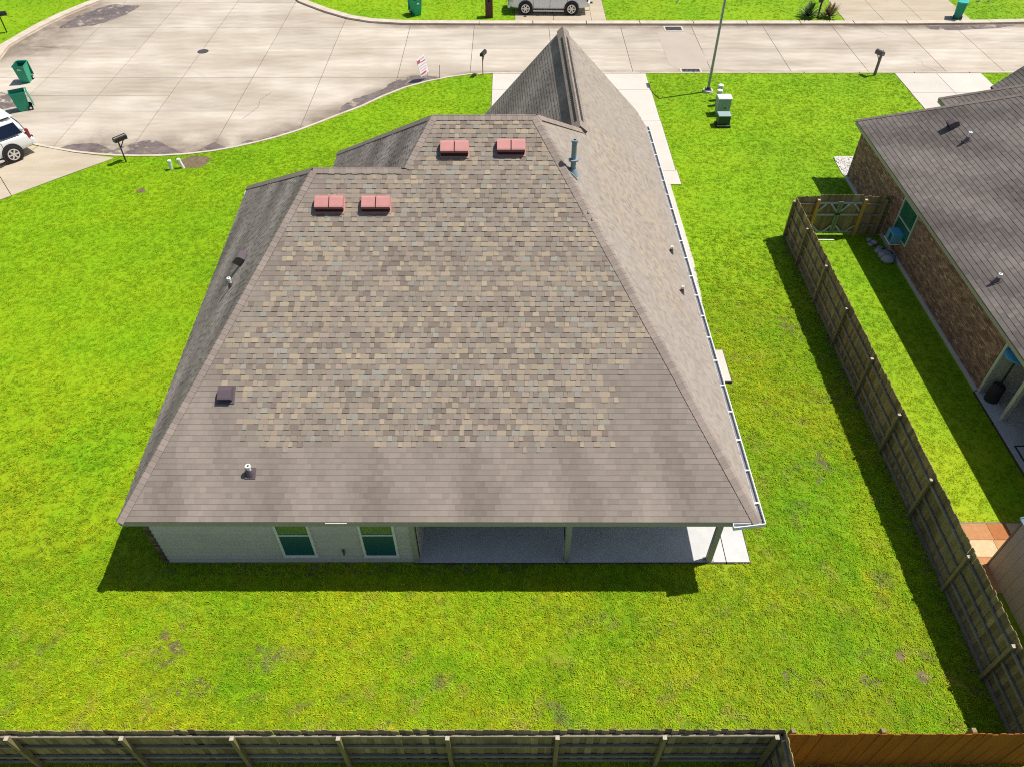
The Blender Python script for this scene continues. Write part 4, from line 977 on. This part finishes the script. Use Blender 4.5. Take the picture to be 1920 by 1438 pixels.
# ------------------------------------------------------------------ street lamp
lp = thing('street_lamp', 'tall grey street lamp with an arm over the street', 'lamp', (10.83,40.42,0))
MB().cyl((0,0,.16),(0,0,5.5),.075,.055,18).build('pole', m_galv, lp)
bs = MB(); bs.cyl((0,0,-.05),(0,0,.10),.30,.27,14); bs.build('footing', m_patio, lp)
fp = MB().box((-.16,-.16,.10),(.16,.16,.13)).build('base_plate', m_brown, lp)
for sx in (-1,1):
    for sy in (-1,1): MB().cyl((sx*.12,sy*.12,.13),(sx*.12,sy*.12,.19),.022,.022,8).build('bolt', m_black, lp)
MB().cyl((0,0,.13),(0,0,.24),.11,.09,18).build('collar', m_black, lp)
MB().tube([(0,0,5.45),(-.05,.3,5.62),(-.15,.9,5.75),(-.22,1.5,5.8)], .035, 10).build('arm', m_galv, lp)
hd = MB(); hd.loft([[(-.22+x,y,5.80+z) for x, z in ((-.10,-.03),(.10,-.03),(.08,.06),(-.08,.06))] for y in (1.35,1.5,1.8,1.95)]); bevel(hd.build('lamp_head', m_galv, lp), .02, 2)
MB().box((-.29,1.45,5.755),(-.15,1.85,5.769)).build('lens', m_lampclear, lp)

# ------------------------------------------------------------------ utility cabinets
def pedestal(x, y, h, r, lab):
    o = thing('utility_pedestal', lab, 'pedestal', (x,y,0), 0, 'utility pedestals on the front lawn'); MB().cyl((0,0,-.05),(0,0,h-.12),r,r,18).build('barrel', m_pedestal, o)
    m = MB(); m.cyl((0,0,h-.12),(0,0,h-.03),r*1.1,r*1.1,18).cyl((0,0,h-.03),(0,0,h),r*1.1,r*.6,18); m.build('cap', m_white, o)
pedestal(11.2,39.38,.85,.13,'rear white-capped utility pedestal nearest the street lamp'); pedestal(11.02,38.75,.85,.13,'white-capped utility pedestal behind the pale green cabinet')
tr = thing('utility_cabinet', 'pale green metal utility cabinet on the front lawn', 'cabinet', (11.05,37.75,0))
bevel(MB().box((-.33,-.25,-.05),(.33,.25,.86)).build('housing', m_pedestal, tr), .02, 2); bevel(MB().box((-.36,-.28,.86),(.36,.28,.94)).build('cover', m_white, tr), .02, 2); MB().box((.02,-.262,.38),(.10,-.251,.45)).build('lock', m_black, tr); MB().box((-.30,-.256,.03),(.30,-.251,.82)).build('access_door', m_pedestal, tr)
dg = thing('utility_cabinet', 'low dark green utility cabinet nearest the near house', 'cabinet', (10.83,36.45,0))
MB().box((-.36,-.32,-.05),(.36,.30,.10)).build('plinth', m_black, dg); bevel(MB().box((-.30,-.25,.10),(.30,.25,.56)).build('housing', m_dkgreen, dg), .015, 2); bevel(MB().box((-.32,-.27,.56),(.32,.27,.62)).build('cover', m_pedestal, dg), .015, 2); MB().box((-.36,-.328,.11),(.36,-.30,.15)).build('lip', m_galv, dg)

# ------------------------------------------------------------------ drains, manhole, pipes
def drain(x0, x1, y0, y1, lab, slant):
    o = thing('storm_drain', lab, 'drain', ((x0+x1)/2,(y0+y1)/2,ZS), 0, 'storm drain grates in the street gutters'); hx, hy = (x1-x0)/2, (y1-y0)/2
    f = MB(); t = .10; f.box((-hx-t,-hy-t,.005),(-hx,hy+t,.02)).box((hx,-hy-t,.005),(hx+t,hy+t,.02)).box((-hx,-hy-t,.005),(hx,-hy,.02)).box((-hx,hy,.005),(hx,hy+t,.02)); f.build('frame', m_kerb, o)
    MB().box((-hx,-hy,.003),(hx,hy,.007)).build('pit', m_black, o)
    n = 14
    for i in range(n):
        x = -hx+(i+.5)*2*hx/n; MB().bar((x-slant,-hy,.014),(x+slant,hy,.014),.03,.012).build('bar', m_grate, o)
drain(9.88,10.9,49.5,50.1,'storm drain grate at the far gutter',0); drain(9.9,10.94,43.1,43.62,'storm drain grate at the near gutter',.02)
mh = thing('manhole_cover', 'round iron manhole cover in the wide part of the street', 'manhole cover', (-18.6,46.23,ZS))
MB().cyl((0,0,.001),(0,0,.010),.33,.33,28).build('rim', m_iron, mh); MB().cyl((0,0,.010),(0,0,.016),.29,.29,28).build('lid', m_iron, mh)
for x, y, rx, lab in ((-15.98,32.05,-.04,'left white stub pipe by the bare soil'),(-15.45,32.2,.10,'right leaning white stub pipe in the bare soil')):
    o = thing('cleanout_pipe', lab, 'pipe', (x,y,0), 0, 'white stub pipes'); MB().cyl((0,0,-.05),(-rx,0,.42),.075,.075,14).build('stub', m_white, o); MB().cyl((-rx,0,.40),(-rx*1.1,0,.47),.09,.085,14).build('cap', m_white, o)
for x, y, lab in ((31.9,54.4,'white stub on the far lawn, left of two at the top right'),(32.65,54.5,'white stub on the far lawn, right of two at the top right'),(11.4,54.4,'small white stub at the top edge left of the street lamp')):
    o = thing('cleanout_pipe', lab, 'pipe', (x,y,0), 0, 'white stub pipes'); MB().cyl((0,0,-.05),(0,0,.22),.07,.07,12).build('stub', m_white, o); MB().cyl((0,0,.22),(0,0,.27),.09,.085,12).build('cap', m_white, o)

# ------------------------------------------------------------------ SUVs
def make_suv(label, loc, rz):
    c = thing('parked_car', label, 'car', loc, rz, 'white SUVs parked on driveways')
    def ring(x, w_, z0, z1, zb):  # lower body section
        return [(x,-w_*.86,z0),(x,-w_*.97,z0+.10),(x,-w_,(z0+z1)*.5),(x,-w_*.985,z1-.08),(x,-w_*.93,z1),(x,0,zb),(x,w_*.93,z1),(x,w_*.985,z1-.08),(x,w_,(z0+z1)*.5),(x,w_*.97,z0+.10),(x,w_*.86,z0),(x,0,z0)]
    st = [(-2.60,.78,.52,.86,.88),(-2.56,.90,.42,1.0,1.02),(-2.40,.97,.36,1.10,1.12),(-1.2,1.0,.30,1.12,1.14),(0,1.0,.30,1.12,1.14),(1.0,1.0,.30,1.12,1.16),(1.25,.99,.30,1.12,1.18),(2.0,.97,.32,1.06,1.13),(2.42,.92,.36,.98,1.04),(2.58,.80,.42,.86,.92),(2.63,.68,.50,.76,.78)]
    m = MB(); m.loft([ring(*s) for s in st]); m.smooth = True; body = m.build('body', m_car, c); subsurf(body, 2)
    def gr(x, wb, zb, wt, zt): return [(x,-wb,zb),(x,-(wb*.45+wt*.55),zb*.4+zt*.6),(x,-wt,zt-.05),(x,-wt*.86,zt),(x,0,zt+.03),(x,wt*.86,zt),(x,wt,zt-.05),(x,wb*.45+wt*.55,zb*.4+zt*.6),(x,wb,zb)]
    g = MB(); g.loft([gr(-2.48,.90,1.08,.74,1.30),gr(-2.36,.93,1.08,.76,1.62),gr(-2.2,.94,1.08,.76,1.78),gr(-1.2,.95,1.10,.78,1.85),gr(0,.95,1.10,.78,1.85),gr(.55,.95,1.10,.76,1.78),gr(1.0,.93,1.10,.80,1.40),gr(1.3,.88,1.1,.84,1.14)], closed=True); g.smooth = True
    cab = g.build('cabin', m_car, c); subsurf(cab, 2)
    def side_pt(x, z, s): t = (z-1.10)/(.75); return (x, s*(.955-.17*t+.012-.03*max(0,(-x-1.9))), z)
    for s in (-1,1):
        for (xa, xb, xc, xd) in ((-2.28,-1.30,-1.36,-2.16),(-1.14,-.16,-.18,-1.18),(-.02,.98,.58,-.02)):
            q = [side_pt(xa,1.17,s), side_pt(xb,1.17,s), side_pt(xc,1.68,s), side_pt(xd,1.68,s)]; q2 = [(x, y-s*.03, z) for x, y, z in q]
            MB().loft([q2, q]).build('window', m_carglass, c)
        MB().bar((-2.1,s*.66,1.885),(.3,s*.66,1.885),.05,.04).build('roof_rail', m_black, c)
        for xd in (-1.22,-.09,.98): MB().bar((xd,s*1.0,.42),(xd,s*.985,1.1),.012,.012).build('door_seam', m_blackp, body)
        for xd in (-1.05,.08): MB().bar((xd,s*1.0,1.0),(xd+.2,s*1.0,1.0),.03,.035).build('door_handle', m_chrome, body)
        MB().box((.86,min(s*.98,s*1.16),1.12),(.98,max(s*.98,s*1.16),1.28)).build('mirror', m_car, c)
        MB().box((-1.0,min(s*.9,s*1.06),.24),(1.0,max(s*.9,s*1.06),.30)).build('running_board', m_chrome, c)
        MB().box((-2.585,min(s*.76,s*.935),.82),(-2.46,max(s*.76,s*.935),1.22)).build('tail_light', m_tail, c)
        MB().obox((2.42,s*.80,.86), (1,-s*.5,0), (s*.5,1,0), (0,0,1), (.14,.10,.10)).build('headlight', m_lampclear, c)
        for xw in (-1.5,1.5):
            MB().cyl((xw,s*.80,.42),(xw,s*1.005,.42),.475,.475,28).build('wheel_arch', m_blackp, c)
            wm = MB(); wm.cyl((xw,s*.78,.39),(xw,s*1.03,.39),.39,.39,28); wh = wm.build('wheel', m_rubber, c); bevel(wh, .04, 2)
            MB().ring((xw,s*1.025,.39),(0,s,0),.225,.27,.02,28).build('rim', m_chrome, wh)
            MB().cyl((xw,s*1.024,.39),(xw,s*1.034,.39),.23,.23,24).build('brake', m_black, wh)
            for k in range(6):
                a = k*math.pi/3; MB().bar((xw+.04*math.cos(a),s*1.04,.39+.04*math.sin(a)),(xw+.23*math.cos(a),s*1.04,.39+.23*math.sin(a)),.07,.02,up=(0,1,0)).build('spoke', m_chrome, wh)
            MB().cyl((xw,s*1.035,.39),(xw,s*1.058,.39),.06,.05,14).build('hub_cap', m_chrome, wh)
    q = [(-2.50,-.70,1.18),(-2.50,.70,1.18),(-2.36,.64,1.62),(-2.36,-.64,1.62)]; MB().loft([q, [(x-.035,y,z) for x, y, z in q]]).build('rear_window', m_carglass, c)
    q = [(1.20,-.78,1.16),(1.20,.78,1.16),(.66,.68,1.70),(.66,-.68,1.70)]; MB().loft([q, [(x+.03,y,z+.04) for x, y, z in q]]).build('windscreen', m_carglass, c)
    bevel(MB().box((-2.70,-.90,.46),(-2.50,.90,.74)).build('rear_bumper', m_car, c), .05, 3); bevel(MB().box((2.5,-.86,.36),(2.68,.86,.60)).build('front_bumper', m_car, c), .05, 3)
    MB().box((-2.92,-.06,.42),(-2.66,.06,.50)).build('tow_hitch', m_black, c); MB().box((2.58,-.50,.66),(2.655,.50,.86)).build('grille', m_black, c)
    MB().box((-2.3,-.62,1.872),(-1.5,.62,1.884)).build('sunroof_edge', m_car, c)
    return c
# left rear wheel touches the drive near (-23.5, 32.7)
h1 = R_(50+180); wl_ = V((-1.5, 1.03)); wx = wl_.x*math.cos(h1)-wl_.y*math.sin(h1); wy = wl_.x*math.sin(h1)+wl_.y*math.cos(h1)
make_suv('white SUV cut off by the left edge, its rear towards the street', (-23.5-wx, 32.72-wy, .02), h1)
h2 = R_(180); make_suv('white SUV parked sideways on the driveway over the street', (2.50, 51.85+1.03, .02), R_(178.5))

# ------------------------------------------------------------------ grass
def tuft(name, n, ln, wd, lay):
    m = MB()
    for i in range(n):
        a = random.uniform(0,6.283); r0 = random.uniform(0,.09); b = random.uniform(0,6.283); p = V((r0*math.cos(b), r0*math.sin(b), -.005)); el = random.uniform(*lay)
        d = V((math.cos(a)*math.cos(el), math.sin(a)*math.cos(el), math.sin(el))); s = V((-math.sin(a), math.cos(a), 0))*wd*.5; k = ln*random.uniform(.6,1.15)
        p1 = p+d*k*.6; p2 = p+V((d.x*k*1.05, d.y*k*1.05, d.z*k*.75))
        m.add([p-s, p+s, p1+s*.9, p1-s*.9, p2], [(0,1,2,3),(3,2,4)])
    me = m.mesh(name, m_blade); return bpy.data.objects.new(name, me)
T_coarse = [tuft('grass_tuft', 18, .095, .013, (.25,1.0)), tuft('grass_tuft', 14, .125, .014, (.12,.8)), tuft('grass_tuft', 20, .08, .012, (.3,1.1))]
T_fine = [tuft('grass_tuft', 20, .042, .010, (.5,1.3)), tuft('grass_tuft', 20, .038, .010, (.4,1.2))]
house_fp = [(-9.5,10.98),(-2.6,10.98),(-2.6,10.93),(6.52,10.93),(6.52,14.6),(5.55,14.6),(5.55,31.1),(-.8,31.1),(-.8,28.5),(-6.7,28.5),(-6.7,25.7),(-9.5,25.7)]
block = [house_fp, street_poly, rect(-1.05,31,7.78,42.9), rect(5.5,30.63,7.84,32), [(-19.0,33.1),(-20.6,31.58),(-22.4,29.72),(-25.6,26.5),(-30,29),(-26.6,36),(-20,33.6)],
         rect(21.9,35,26.9,42.9), rect(.25,50.8,6.25,60), rect(21.6,50.8,29.95,60), [(5.6,21.42),(7.23,21.42),(7.38,24.8),(7.32,31.4),(5.6,31.4)], rect(6.3,17.82,7.45,19.42), rect(15.38,8,28,31.2), rect(20,31,28,35), rect(15.44,31.2,16.5,33.2), rect(11.55,6,16.5,12.28), rect(10.62,40.2,11.05,40.65)]
def scatter(x0, x1, y0, y1, dens, fade=None):
    n = int((x1-x0)*(y1-y0)*dens); x = rng.uniform(x0,x1,n); y = rng.uniform(y0,y1,n); k = np.ones(n, bool)
    for b in block: k &= ~inside(x, y, b)
    for cx, cy, rx, ry in soils: k &= ~((((x-cx)/rx)**2+((y-cy)/ry)**2 < .9) & (rng.random(n) < (.93 if rx < .3 or ry > .55 and cy > 30 else .35)))
    if fade: k &= rng.random(n) < np.clip((y-fade[0])/(fade[1]-fade[0]), 0, 1)
    # visible wedge of the picture only, with a margin
    dpt = .704*y+12.78; k &= np.abs(x) < dpt*.682+3.0
    return x[k], y[k]
def grass(name, regions, tufts, label, smin, smax, spread=.3):
    xs, ys = [], []
    for r in regions: a, b = scatter(*r); xs.append(a); ys.append(b)
    x = np.concatenate(xs); y = np.concatenate(ys); n = len(x)
    # clumps: size and tint drift over the lawn
    f = np.sin(x*1.7+np.sin(y*1.1)*2)*np.sin(y*1.9+np.sin(x*.8)*2)
    sc = rng.uniform(smin, smax, n)*(1+.12*f); rot = rng.uniform(0, 6.283, n); var = rng.integers(0, len(tufts), n)
    br = rng.uniform(1-spread, 1+spread*.9, n); yel = np.clip(rng.normal(0, .13, n), -.25, .4)
    tint = np.stack([br*(1+yel), br, br*(1+yel*.5), np.ones(n)], 1).astype('f')
    me = bpy.data.meshes.new(name); me.vertices.add(n); me.vertices.foreach_set('co', np.stack([x, y, np.zeros(n)], 1).astype('f').ravel())
    for nm, ty, dat, key in (('tint','FLOAT_COLOR',tint,'color'),('size','FLOAT',sc.astype('f'),'value'),('spin','FLOAT',rot.astype('f'),'value'),('kind_index','INT',var.astype('i'),'value')):
        at = me.attributes.new(nm, ty, 'POINT'); at.data.foreach_set(key, dat.ravel())
    me.materials.append(m_blade)
    o = bpy.data.objects.new(name, me); COL.objects.link(o); tag(o, label, kind='stuff')
    ng = bpy.data.node_groups.new(name, 'GeometryNodeTree'); ng.interface.new_socket('Geometry', in_out='INPUT', socket_type='NodeSocketGeometry'); ng.interface.new_socket('Geometry', in_out='OUTPUT', socket_type='NodeSocketGeometry')
    N = ng.nodes; Lk = ng.links; gi = N.new('NodeGroupInput'); go = N.new('NodeGroupOutput'); jn = N.new('GeometryNodeJoinGeometry')
    def named(nm, ty):
        q = N.new('GeometryNodeInputNamedAttribute'); q.data_type = ty; q.inputs[0].default_value = nm
        return [s for s in q.outputs if s.enabled][0]
    spin = N.new('ShaderNodeCombineXYZ'); Lk.new(named('spin','FLOAT'), spin.inputs[2]); siz = named('size','FLOAT'); kd = named('kind_index','INT')
    for i, tf in enumerate(tufts):
        oi = N.new('GeometryNodeObjectInfo'); oi.inputs['Object'].default_value = tf; oi.inputs['As Instance'].default_value = True
        ip = N.new('GeometryNodeInstanceOnPoints'); cp = N.new('FunctionNodeCompare'); cp.data_type = 'INT'; cp.operation = 'EQUAL'
        ins = [s for s in cp.inputs if s.enabled]; Lk.new(kd, ins[0]); ins[1].default_value = i
        Lk.new(gi.outputs[0], ip.inputs['Points']); Lk.new(cp.outputs[0], ip.inputs['Selection']); Lk.new([s for s in oi.outputs if s.name == 'Geometry'][0], ip.inputs['Instance'])
        rt = N.new('FunctionNodeEulerToRotation'); Lk.new(spin.outputs[0], rt.inputs[0]); Lk.new(rt.outputs[0], ip.inputs['Rotation']); Lk.new(siz, ip.inputs['Scale']); Lk.new(ip.outputs[0], jn.inputs[0])
    Lk.new(jn.outputs[0], go.inputs[0]); md = o.modifiers.new('scatter', 'NODES'); md.node_group = ng
    return n
n1 = grass('coarse_grass', [(-20,12,2.5,11.2,125), (6.0,11.42,11.2,28,100,(28,20)), (-24,-9.5,11.2,19,60,(19,11.2))], T_coarse, 'coarse yellowish grass of the back and right yards', .7, 1.45)
n2 = grass('mown_grass', [(-36,-9.5,10.5,34,125,(10.5,17)), (-9.5,11.5,20,43,85,(20,27)), (-9.5,-6.5,25,34,100), (-20,-9.5,34,38,85), (11.4,34,12,43,90)], T_fine, 'smooth bright green grass of the side and front lawns', .7, 1.3, .2)
n3 = grass('verge_grass', [(-40,-27,44,60,22), (-16,46,50.5,62,30)], T_fine, 'bright grass of the lawns across the street', .9, 1.5, .2)
print('tufts', n1, n2, n3, 'objects', len(bpy.data.objects))
